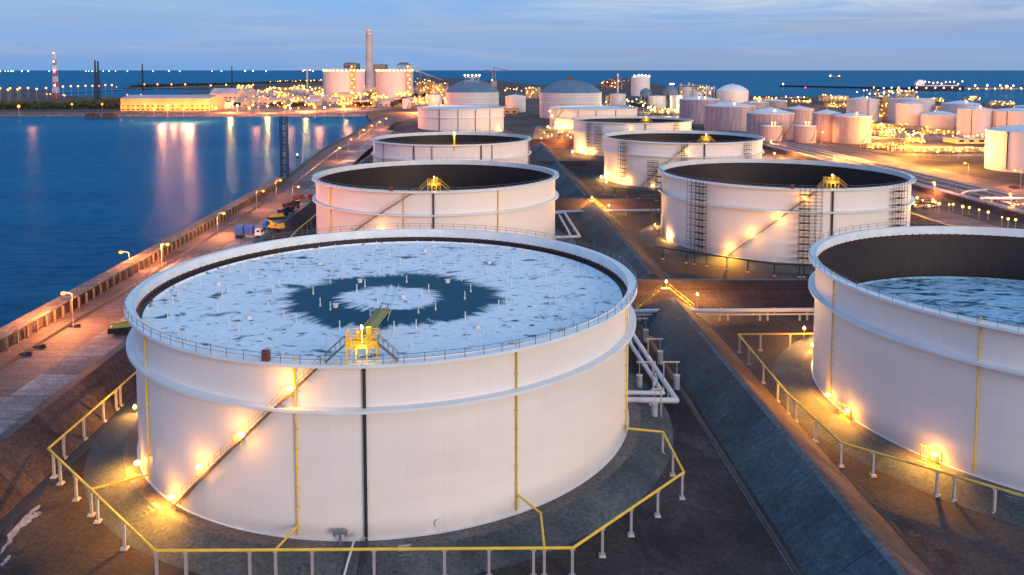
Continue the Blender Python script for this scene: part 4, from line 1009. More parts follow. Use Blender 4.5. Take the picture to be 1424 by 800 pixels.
def topU(root, R, h, ha):
    m = MB(); m.cyl((0,-R*.93,h+.5),(0,-R*.02,ha+.6),.9,4); m.build('dome_ladder', 'bluegrey', root)
    m = MB(); m.box((0,2,ha+2.4),(R*.55,6,.5)); [m.cyl((x,-1,ha-3),(x,-1,ha+5),.3,5) for x in (-R*.25,-R*.1,R*.1,R*.25)]; m.build('roof_platform', 'yellowd', root)
    for x in (-9,-5,0,5,9):
        m = MB(); m.ball((0,0,0),1.2,0,8,5); o = m.build('roof_lamp','whitel',root); o.location = (x,-2,ha+5)
def topT(root, R, h, ha):
    m = MB(); m.box((0,0,ha+1.3),(7,5,3)); m.build('roof_hut', 'rust', root)
    m = MB(); m.ball((0,0,0),1.5,0,8,5); o = m.build('roof_lamp','whitel',root); o.location = (R*.55,-R*.6,h+3)
dome_tank('silver tank with blue dome roof left of the harbour crane', 620,694,128,163,110.5, top=topU, bands=(.55,.8))
dome_tank('silver tank with low blue grey dome and small reddish hut on top', 750,836,128.5,164,110.8, top=topT, bands=(.6,.85))
dome_tank('small silver tank between the two large domes', 703,731,134.5,155,132, domem='rim', bands=(.5,))
dome_tank('white dome tank with dark stripe on the shore', 996,1039,126.5,142,117.5, skin='white2', domem='roofw', bands=(.9,))
dome_tank('tall white silo with lamps on its crown', 877,903,108,133,104.5, skin='white2', domem='rim', bands=(), top=lambda r,R,h,ha: [setattr((lambda m: (m.ball((0,0,0),2.2,0,8,5), m.build('roof_lamp','whitel',r))[1])(MB()),'location',(x*R,-R*.4,h+3+(1-abs(x))*3)) for x in (-.7,-.25,.1,.5,.85)])
def sphere_tank(label, px, py, rp, by, mat='silver', lamps=1):
    Y = G(712,by,GZ).y; zc = ZAT(py, Y); R = rp*Y/F; X = (px-712)*(Y+4)/F
    root = empty('sphere_tank', (X,Y,GZ), label, 'storage tank', 'spherical gas tanks'); m = MB(); m.ball((0,0,zc-GZ),R,0,28,16); m.build('sphere', mat, root)
    m = MB()
    for i in range(10): a = 2*PI*i/10; m.cyl(pol(R*.96,a,0),pol(R*.96,a,zc-GZ),R*.05,6)
    m.build('legs', 'post', root)['kind'] = 'stuff'
    m = MB(); m.box((0,0,zc-GZ+R+.5),(R*.6,R*.6,.8)); m.build('top_platform', 'yellowd', root)
    for i in range(lamps):
        m = MB(); m.ball((0,0,0),1.1,0,8,5); o = m.build('top_lamp','whitel',root); o.location = (i*2.5-1,-1,zc-GZ+R+3)
sphere_tank('silver sphere tank in front of the blue domed tank', 628,139.5,9.8,156, 'roofw', 2)
sphere_tank('shaded sphere tank at the foot of the white silo', 897,131.5,8.5,146, 'dome', 0)
sphere_tank('sphere tank with bright lamps on top beyond the white silo', 932,129.5,10,149, 'dome', 3)
for i, (l,r_,e,by,lb,sk) in enumerate(((902,925,134,150,'left of the lit sphere','silver'),(931,948,133,156,'in front of the lit sphere','silver'),(948,962,122,140,'in the hazy group behind the lavender tank','silver'),(960,976,128,143,'right of the hazy group','silver'),(560,572,138,150,'beside the lit works','pink'),(596,615,132,152,'left of the silver sphere','pink'),(848,870,131,146,'right of the second dome','silver'))):
    ct('small pale tank '+lb, l, r_, e, by, e-1.2, skin=sk, grp='small process tanks')
for i, x in enumerate((981,984.5,988,992)):
    Y = G(712,142,GZ).y; z = ZAT([118,119,121,120][i], Y); m = MB(); m.cyl((0,0,0),(0,0,z-GZ),1.3,10); m.cyl((0,0,(z-GZ)*.6),(0,0,(z-GZ)*.63),2.2,10); m.cyl((0,0,(z-GZ)*.85),(0,0,(z-GZ)*.87),2.0,10)
    tag(m.build('process_column','silver',loc=((x-712)*(Y+4)/F,Y,GZ)), ['first','second','third','fourth'][i]+' slim pale column left of the white dome tank', 'column', 'slim process columns')
# ------------------------------------------------------------------ gas tanks, chimney, boiler houses
def lng(label, l, r, eave, by, apex, tower):
    root, (X,Y,R), h = dome_tank(label, l, r, eave, by, apex, skin='pink', domem='rim', bands=(), name='gas_tank', grp='domed gas tanks')
    n = 16
    for i in range(n):
        a = PI+PI*i/(n-1); m = MB(); m.ball((0,0,0),1.8,0,8,5); m.cyl((0,0,-2),(0,0,0),.2,4); o = m.build('rim_lamp','amberf',root); o.location = pol(R*.98,a,h+2.5)
    m = MB(); tx = (tower-712)/F*(Y-R)-X
    for x in (-4,4):
        for y in (-3,3): m.cyl((tx+x,-R*.9+y,0),(tx+x,-R*.9+y,h+13),.45,4)
    for k in range(12): m.box((tx,-R*.9,2+k*(h+9)/11),(9,7,.5)); m.cyl((tx-4,-R*.9-3,2+k*(h+9)/11),(tx+4,-R*.9-3,2+(k+1)*(h+9)/11),.3,4)
    m.build('stair_tower', 'yellowd', root)
    for k in range(8):
        m = MB(); m.ball((0,0,0),1.4,0,8,5); o = m.build('tower_lamp','amberf',root); o.location = (tx+(-2 if k % 2 else 2),-R*.9-5,4+k*(h+6)/7)
    m = MB(); m.box((tx*.6,-R*.35,h+14),(26,12,3)); m.box((tx*.6,-R*.35,h+17),(22,9,3),0,0,.7)
    for x in (-11,-4,4,11): m.cyl((tx*.6+x,-R*.35-4,h),(tx*.6+x,-R*.35-4,h+14),.5,4)
    m.build('roof_platform', 'bluegrey', root)
    return root
lng('left domed gas tank ringed with lamps, stair tower on its right', 451,508,99.5,136,95, 491)
lng('right domed gas tank ringed with lamps, stair tower at its right edge', 524,575,99.5,136,95.5, 569)
Y = 2150.0; X = (514.5-712)/F*Y; root = empty('chimney', (X,Y,GZ), 'tall tapering grey chimney with pale bands near the top', 'chimney')
zt = ZAT(41, Y)-GZ; m = MB(); m.cyl((0,0,0),(0,0,zt),10.5,32,0,8.6,False); m.build('shaft','stack',root)
m = MB(); [m.cyl((0,0,zt-z0),(0,0,zt-z0+3.0),8.95+z0*.012,32,0,None,False) for z0 in (4,13)]; m.build('pale_band','cab',root)
m = MB(); m.ring([(8.6,zt),(7.6,zt),(7.6,zt-4)],32); m.build('mouth','black',root)
m = MB(); m.ring([(9.0,zt*.93),(10.6,zt*.93)],24); m.ring([(9.8,zt*.5),(11.6,zt*.5)],24); m.build('gallery','steel',root)
def block(label, l, r, top, by, depth, wall='wall', roofm='sheet', name='plant_building', cat='building', grp=None, win=True, pitch=0, rz=0):
    g = G((l+r)/2, by, GZ); w = (r-l)/F*g.y; h = max(3, ZAT(top, g.y)-GZ)
    root = empty(name, g+Vector((0,depth/2,0)), label, cat, grp, rz); m = MB(); m.box((0,0,h/2),(w,depth,h)); m.build('wall', wall, root)
    m = MB()
    if pitch:
        a = w/2+.6; b = depth/2+.6; m.add([(-a,-b,h),(a,-b,h),(a,b,h),(-a,b,h),(-a,0,h+pitch),(a,0,h+pitch)], [(0,1,5,4),(2,3,4,5),(0,4,3),(1,2,5),(3,2,1,0)])
    else: m.box((0,0,h+.25),(w+.8,depth+.8,.5)); m.box((w*.2,0,h+1.2),(w*.15,depth*.3,1.5)); m.box((-w*.25,depth*.1,h+.9),(w*.08,depth*.25,1.0))
    m.build('roof', roofm, root)
    if win:
        m = MB(); k = max(2, int(w/7))
        for i in range(k):
            for j in range(max(1, int(h/6))): m.box((-w/2+w*(i+.5)/k,-depth/2,2.2+j*5),(w/k*.5,.2,1.8))
        m.build('windows', 'glass', root)['kind'] = 'stuff'
    return root
block('dark blue grey boiler house behind the left gas tank', 478,498,88.5,122,40,'bluegrey','bluegrey',win=False)
block('dark blue grey boiler house with white lit bays beside the chimney', 513,536,90,124,50,'bluegrey','bluegrey',win=False)
block('long low building with white roof in front of the right gas tank', 505,556,123,129,60,'wally','sheetw')
block('second long building with white roof below the first', 500,575,129,135,24,'wally','sheetw')
# the long lit shed by the quay
root = block('long amber lit shed with cream wall facing the water', 168,292,137,154.5,60,'wally','sheet',name='warehouse',pitch=4)
for i in range(9): plight(root, (-60+15*i,-36,7), 8000, (1,.27,.008), 1.0)
block('pink roofed warehouse right of the long lit shed', 292,330,130,146,40,'wall','sheet',name='warehouse',pitch=8)
block('second pink roofed warehouse behind the lit shed', 300,345,127.5,140,50,'wall','sheet',name='warehouse',pitch=6)
block('small white roofed building among the warehouses', 336,357,128.5,134,30,'cab','sheetw',name='warehouse')
blab = [(345,372,137,146),(372,392,139,148),(430,452,133,141),(455,470,137,145),(492,518,141,149),(420,440,141,148),(398,418,134,142),(470,490,131,138),(360,395,129,136),(526,548,140,148),(548,575,136,142),(405,425,126,131),(445,475,126.5,131),(328,345,142,149),(310,325,143,150),(575,592,125,133)]
bl2 = ['pale','pink lit','low grey','narrow pale','white roofed','small pink','stepped pale','square pale','wide low','flat roofed','long pale','distant grey','distant long','small amber lit','tiny amber lit','tall amber lit']
bl3 = ['right of the white roofed warehouse','above the far quay lamps','behind the middle quay lamp','between two amber quay lamps','nearest the bend of the quay','behind the far quay left of centre','among the plant lamps','below the left gas tank','behind the pink warehouses','beside the quay junction','below the lit works','beside the red lit mast','at the foot of the left gas tank','beside the trees on the far quay','right of the long lit shed','right of the right gas tank']
for i, (l,r_,t,b_) in enumerate(blab):
    block(f'{bl2[i]} plant building {bl3[i]}', l, r_, t, b_, 22+i % 3*8, ['wall','wally','wall'][i % 3], ['sheet','sheet','sheetw'][i % 3], pitch=3 if i % 2 else 0)
for i,(l,r_,t,b_,lb) in enumerate(((843,865,134,141,'pale yellow shed below the reddish works lamps'),(985,1010,143,150,'low building beside the ribbed tanks'),(700,720,152,158,'low grey hut at the left of the lit yard'),(1144,1180,134,141,'long low building with dense rows of lamps on the shore'),(1085,1125,136,140,'dark low shed on the shore'),(1000,1030,152,158,'small shed behind the ribbed tanks'),(1330,1372,196,200,'low shed in the yard before the corner tank'))):
    block(lb, l, r_, t, b_, 20, 'wally' if i != 4 else 'bluegrey', 'sheet')
def process_unit(label, l, r, top, by, depth=14, name='process_unit', lamps=8, mat='yellowd'):
    g = G((l+r)/2, by, GZ); w = (r-l)/F*g.y; h = ZAT(top, g.y)-GZ
    root = empty(name, g, label, 'process plant', 'steel framed process units'); m = MB(); nx = max(2, int(w/7)); nz = max(3, int(h/5)); rr = max(.25, g.y/F*.25)
    for i in range(nx+1):
        for y in (0, depth): m.cyl((-w/2+w*i/nx,y,0),(-w/2+w*i/nx,y,h*random.uniform(.75,1)),rr,4)
    for k in range(1, nz+1):
        z = h*k/(nz+1); m.box((0,depth/2,z),(w,depth,.35)); m.cyl((-w/2,0,z+1),(w/2,0,z+1),rr*.4,4)
    m.build('frame', mat, root); m = MB()
    for i in range(nx): x = -w/2+w*(i+.5)/nx; hh = h*random.uniform(.5,1.05); m.cyl((x,depth*.5,0),(x,depth*.5,hh),min(w/nx*.3,3),10); m.cyl((x-1,-1,hh*.3),(x+w/nx*.7,-1,hh*.6),rr,5)
    m.build('vessels', 'silver', root)['kind'] = 'stuff'
    first = None; lm = MB(); lm.ball((0,0,0),max(.45,.62*g.y/F),0,8,5)
    for i in range(lamps):
        if first is None: o = first = lm.build('frame_lamp','amberf',root)
        else: o = first.copy(); C.objects.link(o)
        o.parent = root; o.location = (random.uniform(-w/2,w/2),-2,h*random.uniform(.15,1))
process_unit('brightly lit process tower between the pale pink tanks', 1217,1239,124,168,14,lamps=22)
process_unit('lit process frames right of the right gas tank', 580,604,112,134,20,lamps=14)
process_unit('lit process frames left of the blue domed tank', 604,622,114,140,16,lamps=12)
for i, (l, r, t, b_, lb) in enumerate(((300,325,138,147,'beside the pink roofed warehouses'),(352,378,134,142,'beyond the small white warehouse'),(382,402,128,137,'above the first quay lamp'),(405,430,136,146,'left of the middle quay lamp'),(440,462,126,134,'below the left gas tank, outer'),(462,490,128,137,'below the left gas tank, inner'),(470,492,138,148,'behind the right far quay lamp'),(520,545,134,141,'below the white roofed buildings'),(548,572,129,137,'below the right gas tank'),(575,596,134,146,'along the bending road'),(330,350,118,124,'at the edge of the inlet'),(380,420,121,127,'beyond the plant on the inlet side'))):  # frames added to carry more lamps for the waterfront glow
    process_unit('added low pipe frames with lamps '+lb, l, r, t, b_, 12, lamps=20)
rnd2 = random.Random(5)
for i in range(22):
    x = 296+i*13.5+rnd2.uniform(-3,3); b_ = rnd2.choice((125,129,133,138,143,149)); b_ = min(b_, 152-max(0,(x-520))*.12)
    process_unit(['grey','rusty','cream','tall','slim','squat'][i % 6]+' lit pipe frame of the waterfront plant, '+['first','second','third','fourth','fifth','sixth','seventh','eighth','ninth','tenth','eleventh','twelfth','thirteenth','fourteenth','fifteenth','sixteenth','seventeenth','eighteenth','nineteenth','twentieth','twenty first','twenty second'][i]+' from the shed', x-rnd2.uniform(5,9), x+rnd2.uniform(5,9), b_-rnd2.uniform(4,8), b_, 12, lamps=12, mat=['steel','rust','yellowd'][i % 3])
FR = [(1010,1030,150,157,'beside the farthest lavender tank'),(1048,1075,136,140,'on the shore left of the pale tanks'),(1100,1128,139,144,'behind the grey half hidden tank'),(1150,1178,143,150,'behind the dark lavender tank'),(1224,1244,182,191,'at the left of the bright yard'),(1262,1284,192,199,'below the bright yard'),(1378,1410,140,148,'behind the broad tank at the frame edge'),(1290,1312,136,142,'behind the pink roofs near the shore'),(1340,1362,134,141,'on the shore below the moored ship'),(1205,1232,200,207,'at the bend of the far road'),(860,885,147,156,'before the straight row of pale lamps'),(905,935,151,158,'left of the ribbed tanks'),(965,990,120,132,'behind the first ribbed tank')]  # more frames added on the right, as carriers for extra lamps
for i, (l, r, t, b_, lb) in enumerate(FR): process_unit('added low steel frames with lamps '+lb, l, r, t, b_, 10, lamps=14, mat=['steel','yellowd'][i % 2])
for i in range(8):
    x = 1190+i*24; b_ = (150,158,163,176,183,187,192,205)[i] if i < 6 else (152,198)[i-6]
    process_unit('small lit pipe frame among the pale pink tanks, '+['first','second','third','fourth','fifth','sixth','seventh','eighth'][i]+' from the ribbed tanks', x-7, x+7, b_-8, b_, 10, lamps=9, mat=['steel','yellowd'][i % 2])
process_unit('low lit frames between the two blue domes', 731,752,121,137,14,lamps=8)
process_unit('reddish lit rig structure right of the second dome', 836,866,112,124,20,lamps=9,mat='rust')
process_unit('lit frame behind the hazy group of small tanks', 945,978,116,139,16,lamps=9)
process_unit('lit frames in the yard below the tall pink tank', 1213,1262,172,181,10,lamps=14)
process_unit('low lit frames below the low pink tank', 1285,1345,180,188,8,lamps=8)
process_unit('lit manifold before the bright yard', 1238,1256,198,211,6,lamps=5,mat='dark')
process_unit('lit frames in the low row before the corner tank', 1262,1372,205,212,6,lamps=14)
process_unit('lit valve yard beside the tank with a lit left edge', 750,795,177,196,8,lamps=6)
process_unit('lit frames on the shore right of the process tower', 1246,1275,124,142,14,lamps=9)
process_unit('lit frames between the pale pink tanks', 1293,1308,150,168,10,lamps=5)
process_unit('lit pipe frames beside the open tank and the corridor', 1268,1300,276,290,5,lamps=4,mat='dark')
FL = [(1225,176,16000),(1250,184,16000),(1210,168,10000),(1275,188,10000),(1310,187,14000),(1345,190,9000),(1290,212,7000),(1320,211,7000),(1345,211,3000),(1290,281,2500),(1340,291,2500),(1395,305,900),(1228,150,26000),(1265,150,16000),(760,188,6000),(780,186,6000)]
FL += [(x, y, 80000) for x, y in ((600,140),(570,133),(540,139),(510,140),(480,143),(450,133),(425,146),(400,138),(372,148),(345,140),(320,147),(300,142),(590,120),(610,127),(575,147),(620,150),(460,124),(500,127))]
FL += [(470,121,110000),(492,121,110000),(535,121,110000),(560,121,110000)]
FL += [(x, y, 9000) for x, y in ((1060,138),(1110,141),(1160,140),(1200,203),(1250,200),(1240,187),(1300,140),(1345,140),(1395,146),(1270,196),(1090,199),(1165,203))]
FL += [(x, y, 9000) for x, y in ((850,137),(870,145),(905,147),(935,152),(960,148),(985,146),(720,127),(740,125))]
for px, py, pw in FL:  # fill lights without fittings, added to lift the plant's glow
    g = G(px, py, 8); plight(None, g, pw*(4.5 if px < 800 else 9.0), (1,.30,.05) if px < 800 else (1,.38,.05) if px > 1000 else (1,.72,.30), 1.5, 'yard_fill')
# conveyor, crane, masts
def conveyor():
    a = G(616,113,GZ); b = Vector(((577-712)/F*1780, 1780, GZ)); za = 22; zb = ZAT(98,1780); root = empty('conveyor', (a.x,a.y,GZ), 'long sloping conveyor bridge right of the gas tanks', 'conveyor')
    o0 = Vector(root.location); m = MB(); m.cyl(Vector((a.x,a.y,ZAT(112,a.y)))-o0, Vector((b.x,b.y,zb))-o0, 3, 4); m.build('bridge','sheet',root)
    m = MB()
    for i in range(5): p = Vector((a.x,a.y,ZAT(112,a.y))).lerp(Vector((b.x,b.y,zb)), (i+.5)/5)-o0; m.cyl((p.x,p.y,0),p,1,4)
    m.build('trestle','steel',root)
conveyor()
Y = 1900.; zz = ZAT(99,Y); root = empty('harbour_crane', ((687-712)/F*Y,Y,GZ), 'dark harbour crane with a long level jib over the sea horizon', 'crane'); m = MB()
for x in (-7,7): m.cyl((x,0,0),(x*.3,0,zz-GZ),1.0,4)
m.box((0,0,(zz-GZ)*.45),(14,8,14)); m.build('tower','steel',root); m = MB(); m.box((13,0,zz-GZ),(46,3,2.4)); m.box((-16,0,zz-GZ),(9,4,6)); m.cyl((0,0,zz-GZ),(0,0,zz-GZ+9),1,4); m.cyl((0,0,zz-GZ+9),(34,0,zz-GZ+1),.5,4); m.build('jib','bluegrey',root)
m = MB(); m.ball((0,0,0),2.2,0,8,5); o = m.build('cab_lamp','pinkl',root); o.location = (-4,-5,(zz-GZ)*.62)
g = G(78,137.5,GZ); lh = ZAT(75,g.y)-GZ
root = lattice('tall red and white banded flare tower with lamps left of the inlet', g, lh, 9, 3.0, ['redw','cab'], 'flare_tower', 8, 16, 'tower', .5)
m = MB(); m.cyl((0,0,0),(0,0,lh+1),.7,8); m.build('flare_pipe','cab',root)
for k, zf in enumerate((1.02,.83,.63,.58,.3)):
    m = MB(); m.ball((0,0,0),1.9,0,8,5); o = m.build('tower_lamp',['pinkl','whitel','whitel','redl','whitel'][k],root); o.location = (0,-3,lh*zf)
for x,t,by,lb in ((134,84,140,'left of two dark pylons right of the flare tower'),(138,85,139,'right of two dark pylons right of the flare tower'),(199,89,128,'thin lattice mast beyond the lit shed'),(323,92,122,'thin lattice mast on the dark spit')):
    g = G(x,by,GZ); lattice(lb, g, ZAT(t,g.y)-GZ, 5, 1.5, ['dark'], 'pylon', 0, 10, 'pylon', .35, 'thin dark masts')
g = G(427.5,122,GZ); hh = ZAT(98,g.y)-GZ; root = lattice('mast with a red glowing top left of the gas tanks', g, hh, 4, 2, ['cab'], 'beacon_mast', 0, 8, 'mast', .5)
for x in (-9,0,9): m = MB(); m.ball((0,0,0),3,0,8,5); o = m.build('beacon', 'redl' if x == 0 else 'pinkl', root); o.location = (x,0,hh+1)
g = G(859,146,GZ); hh = ZAT(105,g.y)-GZ; root = lattice('thin mast with red beacon right of the second dome', g, hh, 2.4, 1, ['cab'], 'beacon_mast', 0, 10, 'mast', .3); m = MB(); m.ball((0,0,0),1.7,0,8,5); o = m.build('beacon','redl',root); o.location = (0,0,hh+1)
# trees
def tree(label, px, py, h, w, mat='leaf', grp='trees of the plant district', gz=GZ):
    g = G(px, py, gz); root = empty('tree', g, label, 'tree', grp); m = MB(); m.cyl((0,0,0),(0,0,h*.5),w*.045,6,0,w*.03)
    for i in range(4): a = i*1.7; m.cyl((0,0,h*.35),(w*.25*math.cos(a),w*.25*math.sin(a),h*.7),w*.02,4)
    m.build('trunk','bark',root); m = MB(); rnd = random.Random(px*7+py)
    cl = [(Vector((rnd.uniform(-.3,.3)*w, rnd.uniform(-.3,.3)*w, h*rnd.uniform(.42,.85))), w*rnd.uniform(.14,.26)) for _ in range(9)]
    for c, r in cl:
        for _ in range(46):
            d = Vector((rnd.gauss(0,1),rnd.gauss(0,1),rnd.gauss(0,.8))).normalized()*r*rnd.uniform(.6,1.1); p = c+d; s = w*.045
            u = Vector((rnd.uniform(-1,1),rnd.uniform(-1,1),rnd.uniform(-1,1))).normalized(); v = u.orthogonal().normalized()
            m.add([p-u*s-v*s, p+u*s-v*s, p+u*s+v*s, p-u*s+v*s], [(0,1,2,3)])
    m.build('crown', mat, root)
tl = [(308,150),(316,149.5),(330,150),(380,150.5),(387,151),(410,151),(417,150.5),(424,151),(500,151),(508,150.5),(515,150),(495,151.5),(562,143),(570,140),(577,137),(552,148),(558,146),(590,136),(547,151),(850,141),(868,140),(880,150),(888,152),(895,153),(903,155)]
for i,(x,y) in enumerate(tl):
    far_ = x < 700
    tree('olive tree among the lamps beside the quay of the plant' if far_ else 'leafy tree beside the pale lamps of the process plant', x, y, 10 if far_ else 9, 12, 'leafy' if i % 3 == 0 else 'leaf', 'trees of the waterfront plant' if far_ else 'trees of the process plant')
# dark scrub on the left shore and the spit
def scrub(name, pts, n, h, mat='leaf'):
    m = MB(); rnd = random.Random(n)
    P = [G(x,y) for x,y in pts]
    for i in range(n):
        t = rnd.random()*(len(P)-1); k = min(int(t), len(P)-2); p = P[k].lerp(P[k+1], t-k)+Vector((rnd.uniform(-8,8),rnd.uniform(-14,14),rnd.uniform(0,h)*rnd.random()))
        s = rnd.uniform(1.2,2.6); u = Vector((rnd.uniform(-1,1),rnd.uniform(-1,1),rnd.uniform(-1,1))).normalized(); v = u.orthogonal().normalized()
        m.add([p-u*s-v*s, p+u*s-v*s, p+u*s+v*s, p-u*s+v*s], [(0,1,2,3)])
    o = m.build(name, mat); o['kind'] = 'stuff'; return o
scrub('shrubbery', [(-60,152),(160,151)], 2600, 7); scrub('shrubbery', [(-60,147),(100,146),(160,143)], 2200, 6, 'leafy'); scrub('shrubbery', [(185,121.5),(300,118.5),(440,114.5)], 3600, 10)
strip('shore_field', [G(-300,141), G(60,141), G(160,139.5)], 120, 'land', dz=.03)
strip('shore_field', [G(-300,150), G(165,150)], 90, 'basin', dz=.04)
strip('spit_ground', [G(200,119.6), G(320,117), G(440,113.5)], 160, 'basin', dz=.04)
# far quay wall and the dolphin in the water
a, b = farp[1]+Vector((0,-1.5,0)), farp[0]+Vector((0,-1.5,0)); m = MB(); m.box(((a.x+b.x)/2,a.y,-2.6),(b.x-a.x,2,3.6)); m.box(((a.x+b.x)/2,a.y-3,-3.6),(b.x-a.x,5,1.4))
tag(m.build('quay_wall','concrete'), 'long grey quay wall across the water', 'wall')
def dolphin(label, l, r):
    a, b = G(l,165,-4), G(r,165,-4); root = empty('mooring_dolphin', ((a.x+b.x)/2,a.y,-4.2), label, 'mooring', 'timber mooring dolphins'); w = b.x-a.x; m = MB(); k = 7
    for i in range(k):
        for y in (0,8): m.cyl((-w/2+w*i/(k-1),y,-1),(-w/2+w*i/(k-1),y,6+random.random()),.7,6)
    m.build('piles','wood',root)['kind'] = 'stuff'; m = MB(); m.box((0,4,4.8),(w,9,1.2)); m.build('deck','wood',root)
dolphin('dark timber mooring stage left of its twin', 119,134); dolphin('dark timber mooring stage right of its twin', 143,158)
g = G(413.5,219,-4); m = MB(); m.cyl((0,0,-1),(0,0,1.2),1.0,12); m.ball((0,0,2.2),.8,1); tag(m.build('buoy',['red','pinkl'],loc=(g.x,g.y,-4.2)), 'small lit buoy on the water right of the lattice mast', 'buoy')
# ------------------------------------------------------------------ ships
def ship(label, l, r, wl, top, name='cargo_ship', lamps=6, mat='hull', lm_='violet', house=.8):
    g = G((l+r)/2, wl, -4.2); w = (r-l)/F*g.y; h = w*.09; zt = max(h*1.6, ZAT(top,g.y)+4.2); root = empty(name, g, label, 'ship'); m = MB(); b = w*.07
    xs = [-.5,-.42,.0,.40,.5]; ws = [.6,1,1,.9,.05]; V = []
    for x, k in zip(xs, ws): V += [(x*w*.96,-b*k*.8,0),(x*w,-b*k,h),(x*w,b*k,h),(x*w*.96,b*k*.8,0)]
    F_ = []
    for i in range(4):
        for j in range(3): F_.append((4*i+j,4*i+j+1,4*i+5+j,4*i+4+j))
    m.add(V, F_+[(0,1,2,3),(16,17,18,19)]); m.build('hull', mat, root)
    m = MB(); m.box((-w*.36*(1 if house > 0 else -1),0,h+(zt-h)*.35),(w*.14,b*1.5,(zt-h)*.7)); m.box((-w*.36*(1 if house > 0 else -1),0,h+(zt-h)*.78),(w*.08,b*1.2,(zt-h)*.2)); m.box((w*.05,0,h+1.2),(w*.6,b,2.4)); m.build('deckhouse','cab',root)
    m = MB()
    for x in (-.1,.12,.3): m.cyl((x*w,0,h),(x*w,0,zt*.9),w*.006,5); m.cyl((x*w,0,zt*.85),(x*w+w*.08,0,zt*.5),w*.005,4)
    m.build('derrick','steel',root)
    for i in range(lamps):
        m = MB(); m.ball((0,0,0),max(1.,g.y/F*.9),0,8,5); o = m.build('deck_lamp',lm_ if i % 2 == 0 else 'amberf',root); o.location = (w*(-.45+.85*i/max(1,lamps-1)),-b*1.1,h+(zt-h)*random.uniform(.3,.7))
    return root, g
ship('ship moored at the long jetty, glaring with white and amber deck lights', 1268,1342,126.5,110, lamps=12)
ship('small lit ship in front of the pale pink tanks at the right', 1374,1412,150,142, lamps=6, lm_='whitel', mat='red')
ship('lone freighter on the open sea near the horizon', 1153,1168,108.5,103.5, lamps=2, lm_='whitel')
ship('lit ship moored behind the tall pink tank', 1246,1276,136,122, lamps=6, lm_='whitel')
root = empty('jetty', G(1424,126,-4.2), 'long low jetty on piles running out from the right with a lit deck', 'jetty'); o0 = Vector(root.location)
def jt(l, ly, r, ry, n, name, mat, thick):
    m = MB(); a, b = G(l,ly,0), G(r,ry,0); m.cyl(a-o0, b-o0, thick, 4)
    for i in range(n): p = a.lerp(b, i/(n-1))-o0; m.cyl((p.x,p.y,0),(p.x,p.y,p.z),thick*.6,4)
    m.build(name, mat, root)
jt(1085,119.5,1272,123.5,26,'breakwater_arm','hull',3.0); jt(1340,123.5,1500,125,22,'deck','wally',3.0)
for i in range(18): small_lamp(1215+i*12+random.uniform(-2,2), 122.2+random.uniform(-.4,.6)+(i > 9)*1.0, 8, 1.7, 'whitel' if i % 3 else 'amberf', 'lamp in the row along the long jetty', 'jetty lamps', gz=0)
for x,y in ((1373,119),(1391,119),(1409,119.5),(1356,119)): small_lamp(x,y,18,2.0,'whitel','tall pale lamp standing above the jetty deck','tall jetty lamps',gz=0)
small_lamp(1400,120.5,16,3.5,'amberf','large amber lamp above the jetty near the frame edge','tall jetty lamps',gz=0)
small_lamp(1089,117,10,2.5,'whitel','pale light at the tip of the breakwater','breakwater lights',gz=0)
small_lamp(1120,122,6,2.5,'redl','red light low on the sea before the breakwater','breakwater lights',gz=-4)
# fishing boats along the horizon
fb = [(2,0),(9,1),(13,1),(17,2),(20,2),(32,0),(41,0),(70,2),(121,1),(125,1),(130,0),(135,2),(145,1),(153,2),(162,1),(178.5,2),(214,2),(236,0),(251,2),(296,1),(309,2),(342,0),(353,0),(371,0),(422,1),(436,0)]
_b = {}
for x, k in fb:
    D = 26000.; mt = ['whitel','pinkl','green'][k]
    if k not in _b:
        m = MB(); m.box((0,0,4),(90,22,8),1,0,1.1); m.box((-20,0,12),(22,14,10),1); m.cyl((0,0,8),(0,0,34),1.5,5,1); m.ball((0,0,30),[19,19,24][k],0,8,5); o = m.build('fishing_boat',[mt,'hull']); _b[k] = o
    else: o = _b[k].copy(); C.objects.link(o)
    o.location = ((x-712)/F*D, D, -4.2); tag(o, ['white','warm white','greenish'][k]+' lit fishing boat on the horizon at the left', 'fishing boat', 'lit fishing boats along the horizon')

# ------------------------------------------------------------------ light, sky, camera
for px, pw, h in ((213,480000,8),(229,260000,8),(252,760000,8),(243,200000,8),(347,90000,10),(27,50000,10),(396,60000,10),(437,170000,10),(478,110000,10)):
    g = G(px, 157.3, h); plight(None, g+Vector((0,22,5)), pw*.72, (1,.17,.05), 3.5, 'quay_fill')  # lights without fittings, added for the streaks on the water
sun_el, sun_az = math.radians(6), math.radians(142)       # low glow behind the right shoulder
w = bpy.data.worlds.new('World'); bpy.context.scene.world = w; w.use_nodes = True; nt = w.node_tree; nt.nodes.clear()
out = nt.nodes.new('ShaderNodeOutputWorld'); bg = nt.nodes.new('ShaderNodeBackground'); nt.links.new(bg.outputs[0], out.inputs[0])
sky = nt.nodes.new('ShaderNodeTexSky'); sky.sky_type = 'NISHITA'; sky.sun_disc = False; sky.sun_elevation = math.radians(2); sky.sun_rotation = sun_az
tc = nt.nodes.new('ShaderNodeTexCoord'); sp = nt.nodes.new('ShaderNodeSeparateXYZ'); nt.links.new(tc.outputs['Generated'], sp.inputs[0])
el = sp.outputs[2]
c0 = ramp(nt, el, [(0.0,(.215,.345,.57)),(.012,(.20,.37,.65)),(.035,(.165,.34,.67)),(.09,(.16,.34,.70)),(.25,(.22,.42,.80)),(1.0,(.30,.50,.82))])
